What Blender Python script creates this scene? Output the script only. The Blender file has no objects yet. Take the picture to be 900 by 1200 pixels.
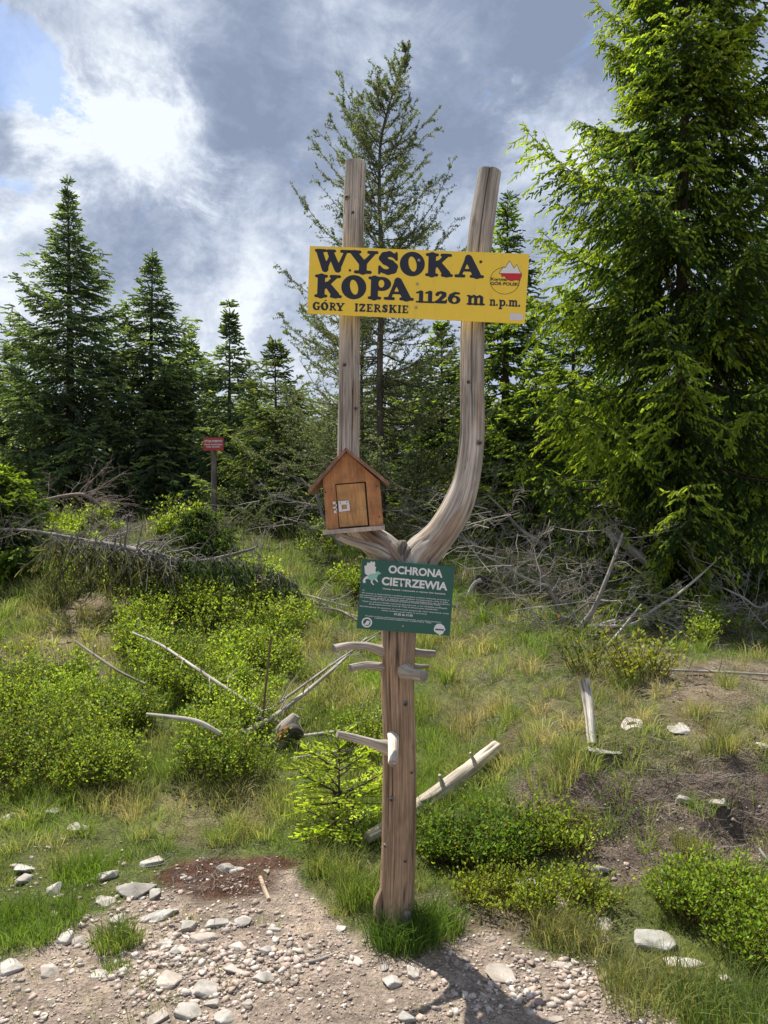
import bpy, bmesh, math, random
import numpy as np
from mathutils import Vector, Matrix

rng = np.random.default_rng(11)
random.seed(11)
scene = bpy.context.scene
COL = scene.collection

# ------------------------------------------------------------------ camera
CAMZ = 1.65
F = 866.7                      # focal length in pixels of the 900 x 1200 photograph
cam_d = bpy.data.cameras.new('camera')
cam_d.sensor_fit = 'VERTICAL'; cam_d.sensor_height = 36.0; cam_d.lens = 26.0
cam_d.clip_start = 0.05; cam_d.clip_end = 3000
cam = bpy.data.objects.new('camera', cam_d)
cam.location = (0, 0, CAMZ); cam.rotation_euler = (math.radians(90), 0, 0)
COL.objects.link(cam); scene.camera = cam

# ------------------------------------------------------------------ light
SUN_EL = math.radians(61)
SUN_DIR = Vector((-0.60, 0.80, 0)).normalized() * math.cos(SUN_EL) + Vector((0, 0, math.sin(SUN_EL)))
sun_d = bpy.data.lights.new('sun', 'SUN')
sun_d.energy = 4.0; sun_d.angle = math.radians(0.6); sun_d.color = (1.0, 0.94, 0.84)
sun = bpy.data.objects.new('sun', sun_d)
sun.rotation_euler = SUN_DIR.to_track_quat('Z', 'Y').to_euler()
sun.location = (0, 0, 30)
COL.objects.link(sun)
scene.view_settings.view_transform = 'Standard'
scene.view_settings.look = 'None'
scene.view_settings.exposure = 0.92
scene.view_settings.gamma = 1.0

def pdir(px, py):
    return Vector(((px - 450) / F, 1.0, (600 - py) / F)).normalized()

class NT:
    """small node-tree helper"""
    def __init__(self, tree):
        self.t = tree; tree.nodes.clear()
    def n(self, typ, **kw):
        nd = self.t.nodes.new(typ)
        for k, v in kw.items():
            if k.startswith('i_'):
                key = k[2:]
                nd.inputs[int(key) if key.isdigit() else key.replace('_', ' ')].default_value = v
            else:
                setattr(nd, k, v)
        return nd
    def l(self, a, b):
        self.t.links.new(a, b)
    def math(self, op, a, b=None, clamp=False):
        nd = self.t.nodes.new('ShaderNodeMath'); nd.operation = op; nd.use_clamp = clamp
        for i, x in enumerate((a, b)):
            if x is None: continue
            if isinstance(x, (int, float)): nd.inputs[i].default_value = x
            else: self.l(x, nd.inputs[i])
        return nd.outputs[0]
    def maprange(self, v, a, b, c=0.0, d=1.0, smooth=True):
        nd = self.t.nodes.new('ShaderNodeMapRange')
        if smooth: nd.interpolation_type = 'SMOOTHSTEP'
        self.l(v, nd.inputs[0])
        for i, x in zip((1, 2, 3, 4), (a, b, c, d)): nd.inputs[i].default_value = x
        return nd.outputs[0]
    def ramp(self, v, stops):
        nd = self.t.nodes.new('ShaderNodeValToRGB')
        el = nd.color_ramp.elements
        while len(el) < len(stops): el.new(0.5)
        for e, (p, c) in zip(el, stops):
            e.position = p; e.color = (*c, 1.0)
        self.l(v, nd.inputs[0]); return nd.outputs[0]
    def noise(self, vec, scale, detail=4, rough=0.55, dist=0.0):
        nd = self.t.nodes.new('ShaderNodeTexNoise')
        nd.inputs['Scale'].default_value = scale; nd.inputs['Detail'].default_value = detail
        nd.inputs['Roughness'].default_value = rough; nd.inputs['Distortion'].default_value = dist
        if vec is not None: self.l(vec, nd.inputs['Vector'])
        return nd.outputs[0]
    def mix(self, f, a, b, mode='MIX'):
        nd = self.t.nodes.new('ShaderNodeMix'); nd.data_type = 'RGBA'; nd.blend_type = mode
        for s, x in ((nd.inputs[0], f), (nd.inputs[6], a), (nd.inputs[7], b)):
            if isinstance(x, (int, float)): s.default_value = x
            elif isinstance(x, tuple): s.default_value = (*x, 1.0)
            else: self.l(x, s)
        return nd.outputs[2]
    def mapping(self, vec, scale=(1, 1, 1), loc=(0, 0, 0)):
        nd = self.t.nodes.new('ShaderNodeMapping')
        nd.inputs['Scale'].default_value = scale; nd.inputs['Location'].default_value = loc
        self.l(vec, nd.inputs[0]); return nd.outputs[0]

# ------------------------------------------------------------------ sky
world = bpy.data.worlds.new('World'); scene.world = world; world.use_nodes = True
W = NT(world.node_tree)
sky = W.n('ShaderNodeTexSky', sky_type='NISHITA', sun_disc=False, sun_elevation=SUN_EL,
          sun_rotation=math.atan2(SUN_DIR.x, SUN_DIR.y), altitude=1100)
tc = W.n('ShaderNodeTexCoord')
dvec = tc.outputs['Generated']
m1 = W.mapping(dvec, (1.0, 1.0, 1.5), (3.1, 0.4, 1.7))
nbig = W.noise(m1, 3.4, 11, 0.62, 0.9)
nfine = W.noise(W.mapping(dvec, (1, 1, 1.3), (8.2, 1, 4)), 11.0, 11, 0.66, 0.6)
nwarp = W.noise(W.mapping(dvec, (1, 1, 1.2), (1.2, 6, 4)), 6.5, 12, 0.68, 0.4)
def blob(px, py, radius, amount):
    d = pdir(px, py)
    vd = W.n('ShaderNodeVectorMath', operation='DISTANCE')
    W.l(dvec, vd.inputs[0]); vd.inputs[1].default_value = d
    warped = W.math('ADD', vd.outputs['Value'], W.math('MULTIPLY', W.math('SUBTRACT', nwarp, 0.5), max(radius * 1.6, .28)))
    return W.maprange(warped, radius / F, radius / F * 0.1, 0.0, amount) if radius > 1 else W.maprange(warped, radius * 1.15, radius * 0.1, 0.0, amount)
blobs = [  # (px, py, angular radius, amount): where the clouds of this sky are bright (+) or dark (-)
    (130, 20, .10, .20), (165, 90, .08, .22), (60, 130, .09, .22), (110, 170, .10, .24), (195, 165, .08, .26), (40, 215, .08, .18), (20, 320, .12, .18),
    (640, 190, .09, .30), (680, 150, .07, .16), (410, 30, .10, .16), (310, 300, .11, .20), (230, 350, .10, .12), (455, 90, .06, .12),
    (290, 70, .14, -.10), (290, 220, .12, -.06), (600, 60, .24, -.12), (560, 170, .12, -.08), (150, 290, .13, -.12), (100, 90, .05, -.14), (880, 60, .15, -.06),
    (450, 440, .32, .17), (120, 400, .26, .15), (800, 420, .25, .12)]
nmid = W.noise(W.mapping(dvec, (1, 1, 1.3), (2.2, 7, 1)), 26.0, 8, 0.62, 0.8)
acc = W.math('ADD', W.math('ADD', W.math('MULTIPLY', nbig, 0.95), W.math('MULTIPLY', nfine, 0.72)), W.math('ADD', W.math('MULTIPLY', nmid, 0.34), -0.45))
for b in blobs:
    acc = W.math('ADD', acc, blob(*b))
cloud = W.ramp(acc, [(0.36, (.190, .230, .320)), (0.50, (.230, .275, .375)), (0.62, (.300, .350, .445)),
                     (0.74, (.40, .45, .545)), (0.88, (.53, .575, .645)), (1.0, (.65, .69, .74))])
# clear blue gaps, mostly low and to the left
gap = W.math('MULTIPLY', W.noise(W.mapping(dvec, (1, 1, 1.5), (0.3, 9.4, 2.2)), 6.5, 12, 0.66, 0.8), 1.0)
gapb = gap
for b in [(-20, 100, .13, .18), (90, 100, .07, .13), (20, 20, .11, .13), (15, 260, .10, .06), (620, 215, .05, .10)]:
    gapb = W.math('ADD', gapb, blob(*b))
gapm = W.maprange(gapb, 0.62, 0.74, 0.0, 0.72)
c10 = W.n('ShaderNodeVectorMath', operation='SCALE'); W.l(cloud, c10.inputs[0]); c10.inputs['Scale'].default_value = 7.6
skycol = W.mix(gapm, c10.outputs[0], sky.outputs[0])
bg = W.n('ShaderNodeBackground'); bg.inputs['Strength'].default_value = 0.1
W.l(skycol, bg.inputs['Color'])
wo = W.n('ShaderNodeOutputWorld'); W.l(bg.outputs[0], wo.inputs['Surface'])

# ------------------------------------------------------------------ numeric noise
def _hash(ix, iy, iz, seed):
    h = (ix * 374761393 + iy * 668265263 + iz * 2147483647 + seed * 974711) & 0x7fffffff
    h = ((h ^ (h >> 13)) * 1274126177) & 0x7fffffff
    h = ((h ^ (h >> 15)) * 668265263) & 0x7fffffff
    return ((h ^ (h >> 16)) & 0xffff) / 65535.0
def vnoise(x, y, z=None, seed=0):
    x = np.asarray(x, float); y = np.asarray(y, float)
    z = np.zeros_like(x) if z is None else np.asarray(z, float)
    x, y, z = np.broadcast_arrays(x, y, z)
    ix, iy, iz = np.floor(x).astype(np.int64), np.floor(y).astype(np.int64), np.floor(z).astype(np.int64)
    fx, fy, fz = x - ix, y - iy, z - iz
    fx = fx * fx * (3 - 2 * fx); fy = fy * fy * (3 - 2 * fy); fz = fz * fz * (3 - 2 * fz)
    r = 0
    for dx in (0, 1):
        for dy in (0, 1):
            for dz in (0, 1):
                w = (fx if dx else 1 - fx) * (fy if dy else 1 - fy) * (fz if dz else 1 - fz)
                r = r + w * _hash(ix + dx, iy + dy, iz + dz, seed)
    return r
def fbm(x, y, z=None, seed=0, oct=4):
    r = 0; a = .5; s = 1.0; t = 0
    for o in range(oct):
        r = r + a * vnoise(np.asarray(x) * s, np.asarray(y) * s, None if z is None else np.asarray(z) * s, seed + o * 17); t += a
        a *= .5; s *= 2.03
    return r / t
def sstep(a, b, x):
    t = np.clip((np.asarray(x, float) - a) / (b - a), 0, 1); return t * t * (3 - 2 * t)

# ------------------------------------------------------------------ terrain height
LY = [-50, 2, 2.9, 3.6, 4.5, 6.07, 7.2, 8.2, 9.5, 12, 16, 25, 50, 300]
LZ = [-.1, 0, .01, .01, .10, .26, .42, .66, .97, 1.38, 1.80, 2.1, 2.2, -6]
RY = [-50, 2, 2.9, 3.15, 3.4, 3.65, 3.95, 4.4, 4.9, 6.5, 8, 9, 12, 16, 25, 50, 300]
RZ = [-.1, 0, .02, .07, .14, .30, .42, .45, .45, .47, .66, .98, 1.42, 1.82, 2.1, 2.2, -6]
def edge_row(px):
    return np.interp(px, [-200, 0, 60, 110, 150, 190, 230, 340, 360, 400, 440, 500, 540, 580, 640, 700, 740, 800, 900, 1200],
                     [1120, 1118, 1105, 1078, 1055, 1040, 1010, 1010, 1045, 1085, 1110, 1122, 1104, 1090, 1112, 1132, 1162, 1205, 1260, 1400])
def pix(x, y, z):
    y = np.maximum(y, 0.3)
    return 450 + np.asarray(x) / y * F, 600 - (np.asarray(z) - CAMZ) / y * F
def smooth_h(x, y):
    x = np.asarray(x, float); y = np.asarray(y, float)
    t = sstep(.40, 1.0, x - 0.10 * (y - 3.7) + .12 * (vnoise(y * 1.7, x * 1.1, seed=5) - .5))
    far = np.hypot(x, y)
    z = np.interp(y, LY, LZ) * (1 - t) + np.interp(y, RY, RZ) * t
    return z
def H(x, y):
    x = np.asarray(x, float); y = np.asarray(y, float)
    z = smooth_h(x, y)
    rough = sstep(2.9, 4.6, y)
    z = z + rough * (.12 * (fbm(x * .9, y * .9, seed=1, oct=3) - .5) + .11 * (fbm(x * 3.1, y * 3.1, seed=2, oct=3) - .5))
    z = z + .022 * (fbm(x * 7, y * 7, seed=3, oct=3) - .5) + .010 * (vnoise(x * 31, y * 31, seed=4) - .5) * sstep(12, 5, y)
    bank = sstep(3.15, 3.45, y) * sstep(4.6, 4.0, y) * sstep(.7, 1.0, x)
    z = z + bank * (.20 * (fbm(x * 5, y * 5, seed=8, oct=4) - .5) + .035 * (vnoise(x * 22, y * 22, seed=9) - .5))
    return z
def ground(px, py):
    """points where the sight lines through pixels (px,py) meet the terrain"""
    px = np.atleast_1d(np.asarray(px, float)); py = np.atleast_1d(np.asarray(py, float))
    Ys = np.geomspace(1.7, 40, 900)
    out = np.zeros((len(px), 3))
    for i0 in range(0, len(px), 2000):
        a = px[i0:i0 + 2000, None]; b = py[i0:i0 + 2000, None]
        X = (a - 450) / F * Ys; Z = CAMZ + (600 - b) / F * Ys
        hit = Z < smooth_h(X, Ys)
        k = np.where(hit.any(1), hit.argmax(1), len(Ys) - 1)
        y = Ys[k]; x = (a[:, 0] - 450) / F * y
        out[i0:i0 + 2000] = np.stack([x, y, H(x, y)], 1)
    return out
def ground_lift(px, py, lift):
    Ys = np.geomspace(1.7, 40, 2500); X_ = (px - 450) / F * Ys; Z_ = CAMZ + (600 - py) / F * Ys
    hit = Z_ < H(X_, Ys) + lift; k_ = int(hit.argmax()) if hit.any() else len(Ys) - 1
    return np.array([X_[k_], Ys[k_], Z_[k_]])
def G(px, py):
    return Vector(ground(px, py)[0])
def P(px, py, Y):
    return Vector(((px - 450) / F * Y, Y, CAMZ + (600 - py) / F * Y))

# ------------------------------------------------------------------ objects helpers
def tag(o, label=None, cat=None, group=None, kind=None):
    if label: o['label'] = label
    if cat: o['category'] = cat
    if group: o['group'] = group
    if kind: o['kind'] = kind
    return o
def link(o, parent=None):
    COL.objects.link(o)
    if parent is not None: o.parent = parent
    return o
def empty(name, loc, label, cat, group=None, rot=None):
    o = bpy.data.objects.new(name, None); o.location = loc; o.empty_display_size = .1
    if rot: o.rotation_euler = rot
    link(o); return tag(o, label, cat, group)

class MB:
    """collects vertices, quads, triangles and vertex colours and links them as one mesh"""
    def __init__(self): self.V = []; self.Q = []; self.T = []; self.C = []; self.G = []; self.n = 0; self.hasg = False
    def add(self, V, Q=None, T=None, C=(1, 1, 1), Gv=None):
        V = np.asarray(V, float).reshape(-1, 3)
        if len(V) == 0: return
        C = np.asarray(C, float)
        if C.ndim == 1: C = np.broadcast_to(C, (len(V), 3))
        self.V.append(V); self.C.append(C)
        if Q is not None and len(Q): self.Q.append(np.asarray(Q, np.int64) + self.n)
        if T is not None and len(T): self.T.append(np.asarray(T, np.int64) + self.n)
        if Gv is not None: self.hasg = True
        self.G.append(np.zeros((len(V), 3)) if Gv is None else Gv)
        self.n += len(V)
    def build(self, name, mat, parent=None, origin=None, smooth=False):
        V = np.concatenate(self.V); C = np.concatenate(self.C)
        if origin is not None: V = V - np.asarray(origin)
        elif parent is not None: V = V - np.asarray(parent.location)
        Q = np.concatenate(self.Q) if self.Q else np.zeros((0, 4), np.int64)
        T = np.concatenate(self.T) if self.T else np.zeros((0, 3), np.int64)
        me = bpy.data.meshes.new(name)
        me.vertices.add(len(V)); me.vertices.foreach_set('co', V.astype(np.float32).ravel())
        nl = len(Q) * 4 + len(T) * 3
        me.loops.add(nl)
        me.loops.foreach_set('vertex_index', np.concatenate([Q.ravel(), T.ravel()]).astype(np.int32))
        me.polygons.add(len(Q) + len(T))
        me.polygons.foreach_set('loop_start', np.concatenate([np.arange(len(Q)) * 4, len(Q) * 4 + np.arange(len(T)) * 3]).astype(np.int32))
        me.update(calc_edges=True)
        ca = me.color_attributes.new('Col', 'FLOAT_COLOR', 'POINT')
        ca.data.foreach_set('color', np.concatenate([C, np.ones((len(C), 1))], 1).astype(np.float32).ravel())
        if self.hasg:
            ga = me.attributes.new('grain', 'FLOAT_VECTOR', 'POINT')
            ga.data.foreach_set('vector', np.concatenate(self.G).astype(np.float32).ravel())
        if smooth: me.polygons.foreach_set('use_smooth', np.ones(len(Q) + len(T), bool))
        me.materials.append(mat)
        o = bpy.data.objects.new(name, me)
        if origin is not None and parent is None: o.location = origin
        return link(o, parent)

def norm(a):
    return a / np.maximum(np.linalg.norm(a, axis=-1, keepdims=True), 1e-9)
UP = np.array([0, 0, 1.0])

def strips(mb, P0, D, L, S, Wd, C):
    n = len(P0)
    if n == 0: return
    L = np.broadcast_to(np.asarray(L, float), (n,))[:, None]; Wd = np.broadcast_to(np.asarray(Wd, float), (n,))[:, None]
    E = P0 + D * L
    V = np.stack([P0 - S * Wd * .38, P0 + S * Wd * .38, E + S * Wd * .30, E - S * Wd * .30], 1).reshape(-1, 3)
    mb.add(V, Q=np.arange(n * 4).reshape(-1, 4), C=np.repeat(np.broadcast_to(C, (n, 3)), 4, 0))
def diamonds(mb, P0, D, L, S, Wd, C, mid=.45, bend=None, tipc=None):
    """leaf blades: base, side, tip, side. P0 (n,3) D direction S side direction"""
    n = len(P0)
    if n == 0: return
    L = np.broadcast_to(np.asarray(L, float), (n,))[:, None]; Wd = np.broadcast_to(np.asarray(Wd, float), (n,))[:, None]
    A = P0; Bc = P0 + D * L * mid
    if bend is not None: Bc = Bc + bend
    V = np.stack([A, Bc + S * Wd * .5, P0 + D * L, Bc - S * Wd * .5], 1).reshape(-1, 3)
    Cc = np.repeat(np.broadcast_to(C, (n, 3)), 4, 0)
    Q = np.arange(n * 4).reshape(-1, 4)
    mb.add(V, Q=Q, C=Cc)

def segs(mb, P0, P1, r0, r1, C=(1, 1, 1), sides=3):
    """straight tapered twigs"""
    P0 = np.atleast_2d(P0); P1 = np.atleast_2d(P1); n = len(P0)
    if n == 0: return
    r0 = np.broadcast_to(np.asarray(r0, float), (n,)); r1 = np.broadcast_to(np.asarray(r1, float), (n,))
    D = norm(P1 - P0)
    ref = np.where(np.abs(D[:, 2:3]) > .9, np.array([[1.0, 0, 0]]), UP[None])
    a = norm(np.cross(D, ref)); b = np.cross(D, a)
    ang = np.arange(sides) / sides * 2 * math.pi
    ring = a[:, None] * np.cos(ang)[None, :, None] + b[:, None] * np.sin(ang)[None, :, None]
    V = np.concatenate([P0[:, None] + ring * r0[:, None, None], P1[:, None] + ring * r1[:, None, None]], 1).reshape(-1, 3)
    i = np.arange(sides); j = (i + 1) % sides
    q = np.stack([i, j, j + sides, i + sides], 1)
    Q = (np.arange(n)[:, None, None] * 2 * sides + q[None]).reshape(-1, 4)
    C = np.asarray(C, float)
    Cc = np.repeat(C, 2 * sides, 0) if C.ndim == 2 else C
    mb.add(V, Q=Q, C=Cc)

def catmull(pts, n):
    """pts (k,m) interpolated to n samples"""
    pts = np.asarray(pts, float); k = len(pts)
    t = np.linspace(0, k - 1, n); i = np.minimum(t.astype(int), k - 2); f = (t - i)[:, None]
    g = lambda j: pts[np.clip(j, 0, k - 1)]
    p0, p1, p2, p3 = g(i - 1), g(i), g(i + 1), g(i + 2)
    return .5 * (2 * p1 + (p2 - p0) * f + (2 * p0 - 5 * p1 + 4 * p2 - p3) * f ** 2 + (3 * p1 - p0 - 3 * p2 + p3) * f ** 3)

def tube(mb, pts, sides=12, rings=20, C=(1, 1, 1), rough=0.0, cracks=0.0, seed=0, cap=True, capc=None, lump=0.0, colfn=None, freq=3.0):
    """pts: (x,y,z,r) control points; a smooth tapered tube with long cracks and lumps"""
    pp = catmull(np.array([tuple(p) for p in pts]), rings)
    c = pp[:, :3]; r = np.maximum(pp[:, 3], 1e-4)
    T = norm(np.gradient(c, axis=0))
    v = np.concatenate([[0], np.cumsum(np.linalg.norm(np.diff(c, axis=0), axis=1))])
    a = np.zeros_like(c); ref = np.array([0, -1.0, 0]) if abs(T[0][1]) < .9 else np.array([1.0, 0, 0])
    cur = norm(ref - T[0] * ref.dot(T[0]))
    for i in range(rings):
        cur = norm(cur - T[i] * cur.dot(T[i])); a[i] = cur
    b = np.cross(T, a)
    th = np.arange(sides) / sides * 2 * math.pi
    ct, st = np.cos(th)[None], np.sin(th)[None]; vv = v[:, None]
    rr = np.repeat(r[:, None], sides, 1)
    R0 = max(r)
    if lump: rr = rr * (1 + lump * (fbm(ct * 1.3 + 7, st * 1.3 + 3, vv / (R0 * 5) + seed, seed=seed, oct=3) - .5) * 2)
    dark = np.zeros_like(rr)
    if cracks:
        nz = vnoise(ct * freq + 20, st * freq + 20, vv * 1.3 + 5 + seed, seed=seed + 3)
        nz2 = vnoise(ct * freq * 2.6 + 20, st * freq * 2.6 + 20, vv * 3 + 5 + seed, seed=seed + 9)
        cr = sstep(.065, .0, np.abs(nz - .5)) * sstep(.35, .6, vnoise(ct * 2 + 9, st * 2, vv * 2.2, seed=seed + 4))
        cr2 = sstep(.05, .0, np.abs(nz2 - .5)) * .5
        dark = np.clip(cr + cr2 * .6, 0, 1)
        rr = rr - cracks * dark
    if rough: rr = rr + rough * (vnoise(ct * 8 + 30, st * 8 + 30, vv * 12, seed=seed + 6) - .5) * 2
    V = c[:, None] + (a[:, None] * ct[..., None] + b[:, None] * st[..., None]) * rr[..., None]
    Gv = np.stack(np.broadcast_arrays(ct * R0, st * R0, vv + seed), -1).reshape(-1, 3)
    i, j = np.meshgrid(np.arange(rings - 1), np.arange(sides), indexing='ij')
    j2 = (j + 1) % sides
    Q = np.stack([i * sides + j, i * sides + j2, (i + 1) * sides + j2, (i + 1) * sides + j], -1).reshape(-1, 4)
    Cc = np.broadcast_to(np.asarray(C, float), (rings, sides, 3)).copy()
    if colfn is not None: Cc = colfn(v[:, None] / max(v[-1], 1e-6) + 0 * ct, th[None] + 0 * vv)
    Cc = Cc * (1 - .72 * dark[..., None])
    mb.add(V.reshape(-1, 3), Q=Q, C=Cc.reshape(-1, 3), Gv=Gv)
    if cap:
        for e, idx in ((0, 0), (1, rings - 1)):
            ring = V[idx]; cen = ring.mean(0)
            V2 = np.concatenate([ring, cen[None]]); k = np.arange(sides)
            Tt = np.stack([k, (k + 1) % sides, np.full(sides, sides)], 1)
            if e == 0: Tt = Tt[:, ::-1]
            mb.add(V2, T=Tt, C=np.asarray(capc if capc is not None else Cc[idx].mean(0)), Gv=np.concatenate([Gv.reshape(rings, sides, 3)[idx], Gv[:1]]))

def box_bm(bm, x0, x1, y0, y1, z0, z1):
    vs = [bm.verts.new(p) for p in ((x0, y0, z0), (x1, y0, z0), (x1, y1, z0), (x0, y1, z0), (x0, y0, z1), (x1, y0, z1), (x1, y1, z1), (x0, y1, z1))]
    for f in ((0, 3, 2, 1), (4, 5, 6, 7), (0, 1, 5, 4), (1, 2, 6, 5), (2, 3, 7, 6), (3, 0, 4, 7)):
        bm.faces.new([vs[i] for i in f])
def prism_bm(bm, poly, y0, y1):
    """poly of (x,z) extruded along y"""
    a = [bm.verts.new((x, y0, z)) for x, z in poly]; b = [bm.verts.new((x, y1, z)) for x, z in poly]
    bm.faces.new(a); bm.faces.new(b[::-1])
    for i in range(len(poly)):
        j = (i + 1) % len(poly); bm.faces.new([a[j], a[i], b[i], b[j]])
def bm_obj(name, bm, mat, parent=None, bevel=0.0, loc=None, smooth=False):
    if bevel:
        bmesh.ops.bevel(bm, geom=list(bm.edges), offset=bevel, segments=2, profile=.6, affect='EDGES')
    bmesh.ops.recalc_face_normals(bm, faces=bm.faces)
    me = bpy.data.meshes.new(name); bm.to_mesh(me); bm.free()
    if smooth:
        for p in me.polygons: p.use_smooth = True
    me.materials.append(mat)
    o = bpy.data.objects.new(name, me)
    if loc is not None: o.location = loc
    return link(o, parent)

# ------------------------------------------------------------------ materials
def mat(name):
    m = bpy.data.materials.new(name); m.use_nodes = True
    return m, NT(m.node_tree)
def out(n, sh, disp=None):
    o = n.n('ShaderNodeOutputMaterial'); n.l(sh, o.inputs['Surface'])
def bump(n, h, strength, dist):
    b = n.n('ShaderNodeBump'); b.inputs['Strength'].default_value = strength; b.inputs['Distance'].default_value = dist
    n.l(h, b.inputs['Height']); return b.outputs[0]
def foliage(name, transl=.38, rough=.55, tint=(1.25, 1.25, .7), spec=.25):
    m, n = mat(name)
    a = n.n('ShaderNodeAttribute', attribute_name='Col')
    nz = n.noise(n.n('ShaderNodeTexCoord').outputs['Object'], 1.7, 4)
    v = n.maprange(nz, .3, .7, .78, 1.25)
    c = n.mix(1.0, a.outputs['Color'], v, 'MULTIPLY')
    p = n.n('ShaderNodeBsdfPrincipled'); n.l(c, p.inputs['Base Color']); p.inputs['Roughness'].default_value = rough
    p.inputs['Specular IOR Level'].default_value = spec
    t = n.n('ShaderNodeBsdfTranslucent'); n.l(n.mix(1.0, c, tint, 'MULTIPLY'), t.inputs['Color'])
    mx = n.n('ShaderNodeMixShader'); mx.inputs[0].default_value = transl
    n.l(p.outputs[0], mx.inputs[1]); n.l(t.outputs[0], mx.inputs[2]); out(n, mx.outputs[0]); return m
def wood(name, bumpd=.0025, fine=1.0, contrast=.5):
    m, n = mat(name)
    a = n.n('ShaderNodeAttribute', attribute_name='Col'); g = n.n('ShaderNodeAttribute', attribute_name='grain')
    s1 = n.noise(n.mapping(g.outputs['Vector'], (150 * fine, 150 * fine, 4.0 * fine)), 1.0, 6, .65, .3)
    s2 = n.noise(n.mapping(g.outputs['Vector'], (420 * fine, 420 * fine, 14.0 * fine)), 1.0, 4, .6)
    s3 = n.noise(n.mapping(g.outputs['Vector'], (9, 9, 4)), 1.0, 4, .6)
    k = n.maprange(s1, .33, .68, 1 - contrast, 1 + contrast * .55)
    k2 = n.maprange(s2, .3, .7, .82, 1.14); k3 = n.maprange(s3, .3, .7, .72, 1.2)
    c = n.mix(1.0, a.outputs['Color'], k, 'MULTIPLY'); c = n.mix(1.0, c, k2, 'MULTIPLY'); c = n.mix(1.0, c, k3, 'MULTIPLY')
    p = n.n('ShaderNodeBsdfPrincipled'); n.l(c, p.inputs['Base Color']); p.inputs['Roughness'].default_value = .8
    p.inputs['Specular IOR Level'].default_value = .25
    h = n.math('ADD', s1, n.math('MULTIPLY', s2, .5))
    n.l(bump(n, h, .8, bumpd), p.inputs['Normal']); out(n, p.outputs[0]); return m
def rock_mat(name, c0, c1, c2):
    m, n = mat(name)
    tcx = n.n('ShaderNodeTexCoord').outputs['Object']
    oi = n.n('ShaderNodeObjectInfo')
    va = n.n('ShaderNodeVectorMath', operation='ADD'); n.l(tcx, va.inputs[0]); n.l(oi.outputs['Location'], va.inputs[1])
    vec = va.outputs[0]
    s = n.noise(vec, 14, 8, .62, .4); s2 = n.noise(vec, 90, 6, .7); s3 = n.noise(vec, 5, 3, .5)
    c = n.ramp(s, [(.3, c0), (.5, c1), (.7, c2)])
    c = n.mix(n.maprange(s2, .55, .75, 0, .5), c, (c0[0] * .5, c0[1] * .5, c0[2] * .5))
    c = n.mix(n.maprange(s3, .52, .68, 0, .55), c, (.30, .27, .22))
    r = n.maprange(oi.outputs['Random'], 0, 1, .78, 1.12, False)
    c = n.mix(1.0, c, r, 'MULTIPLY')
    p = n.n('ShaderNodeBsdfPrincipled'); n.l(c, p.inputs['Base Color']); p.inputs['Roughness'].default_value = .78
    n.l(bump(n, n.math('ADD', s, n.math('MULTIPLY', s2, .4)), .9, .006), p.inputs['Normal']); out(n, p.outputs[0]); return m
def paint(name, col, rough=.4, dirt=.25, dirtc=(.25, .22, .16), metal=0.0, scale=30, spec=.5, streak=1.0):
    m, n = mat(name)
    tcx = n.n('ShaderNodeTexCoord').outputs['Object']
    s = n.noise(n.mapping(tcx, (1, 1, 1 / streak)), scale, 7, .65, .2); s2 = n.noise(tcx, 3.0, 4, .6)
    f = n.math('MULTIPLY', n.maprange(s, .5, .75), n.maprange(s2, .35, .7, .2, 1.0))
    c = n.mix(n.math('MULTIPLY', f, dirt), col, dirtc)
    p = n.n('ShaderNodeBsdfPrincipled'); n.l(c, p.inputs['Base Color'])
    n.l(n.maprange(s, .3, .7, max(rough - .08, 0), rough + .12), p.inputs['Roughness']); p.inputs['Metallic'].default_value = metal
    p.inputs['Specular IOR Level'].default_value = spec
    n.l(bump(n, s, .15, .0006), p.inputs['Normal']); out(n, p.outputs[0]); return m

M = {}
M['needle'] = foliage('spruce_needles', .54, .6, (1.35, 1.3, .6), .2)
M['larch'] = foliage('larch_needles', .40, .6)
M['leaf'] = foliage('bilberry_leaves', .50, .5, (1.35, 1.3, .6), .22)
M['blade'] = foliage('grass_blades', .42, .6, (1.2, 1.2, .7))
M['bark'] = wood('dark_bark', .004, .6, .6)
M['twig'] = wood('grey_twigs', .001, 1.0, .35)
M['post'] = wood('weathered_post_wood', .0022, 1.0, .42)
M['log'] = wood('bleached_log_wood', .002, .8, .4)
M['stone'] = rock_mat('pale_quartz_stone', (.22, .20, .17), (.41, .38, .34), (.58, .555, .515))
M['stone2'] = rock_mat('warm_granite_stone', (.24, .20, .165), (.44, .38, .33), (.56, .51, .45))
M['stone3'] = rock_mat('mossy_grey_stone', (.16, .16, .13), (.36, .35, .32), (.54, .53, .50))
M['yellow'] = paint('yellow_sign_paint', (.96, .68, .055), .42, .45, (.60, .42, .12), scale=26, streak=3.0)
M['yellow_edge'] = paint('yellow_sign_edge', (.70, .45, .04), .5, .3)
M['navy'] = paint('black_sign_print', (.018, .02, .035), .45, .10, (.08, .08, .09))
M['brownline'] = paint('brown_sign_print', (.12, .06, .01), .5, .1)
M['white'] = paint('white_print', (.80, .82, .80), .5, .12, (.5, .5, .45))
M['sticker'] = paint('white_sticker', (.72, .70, .72), .4, .2, (.5, .45, .4))
M['redprint'] = paint('red_print', (.62, .02, .03), .45, .1)
M['green'] = paint('green_sign_paint', (.018, .115, .085), .38, .25, (.06, .17, .13), scale=18)
M['mint'] = paint('mint_print', (.30, .62, .50), .5, .1)
M['red'] = paint('red_sign_paint', (.45, .03, .045), .45, .3, (.3, .08, .07))
M['steel'] = paint('zinc_screw_metal', (.42, .42, .42), .35, .5, (.2, .12, .07), metal=.8, scale=200)
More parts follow.
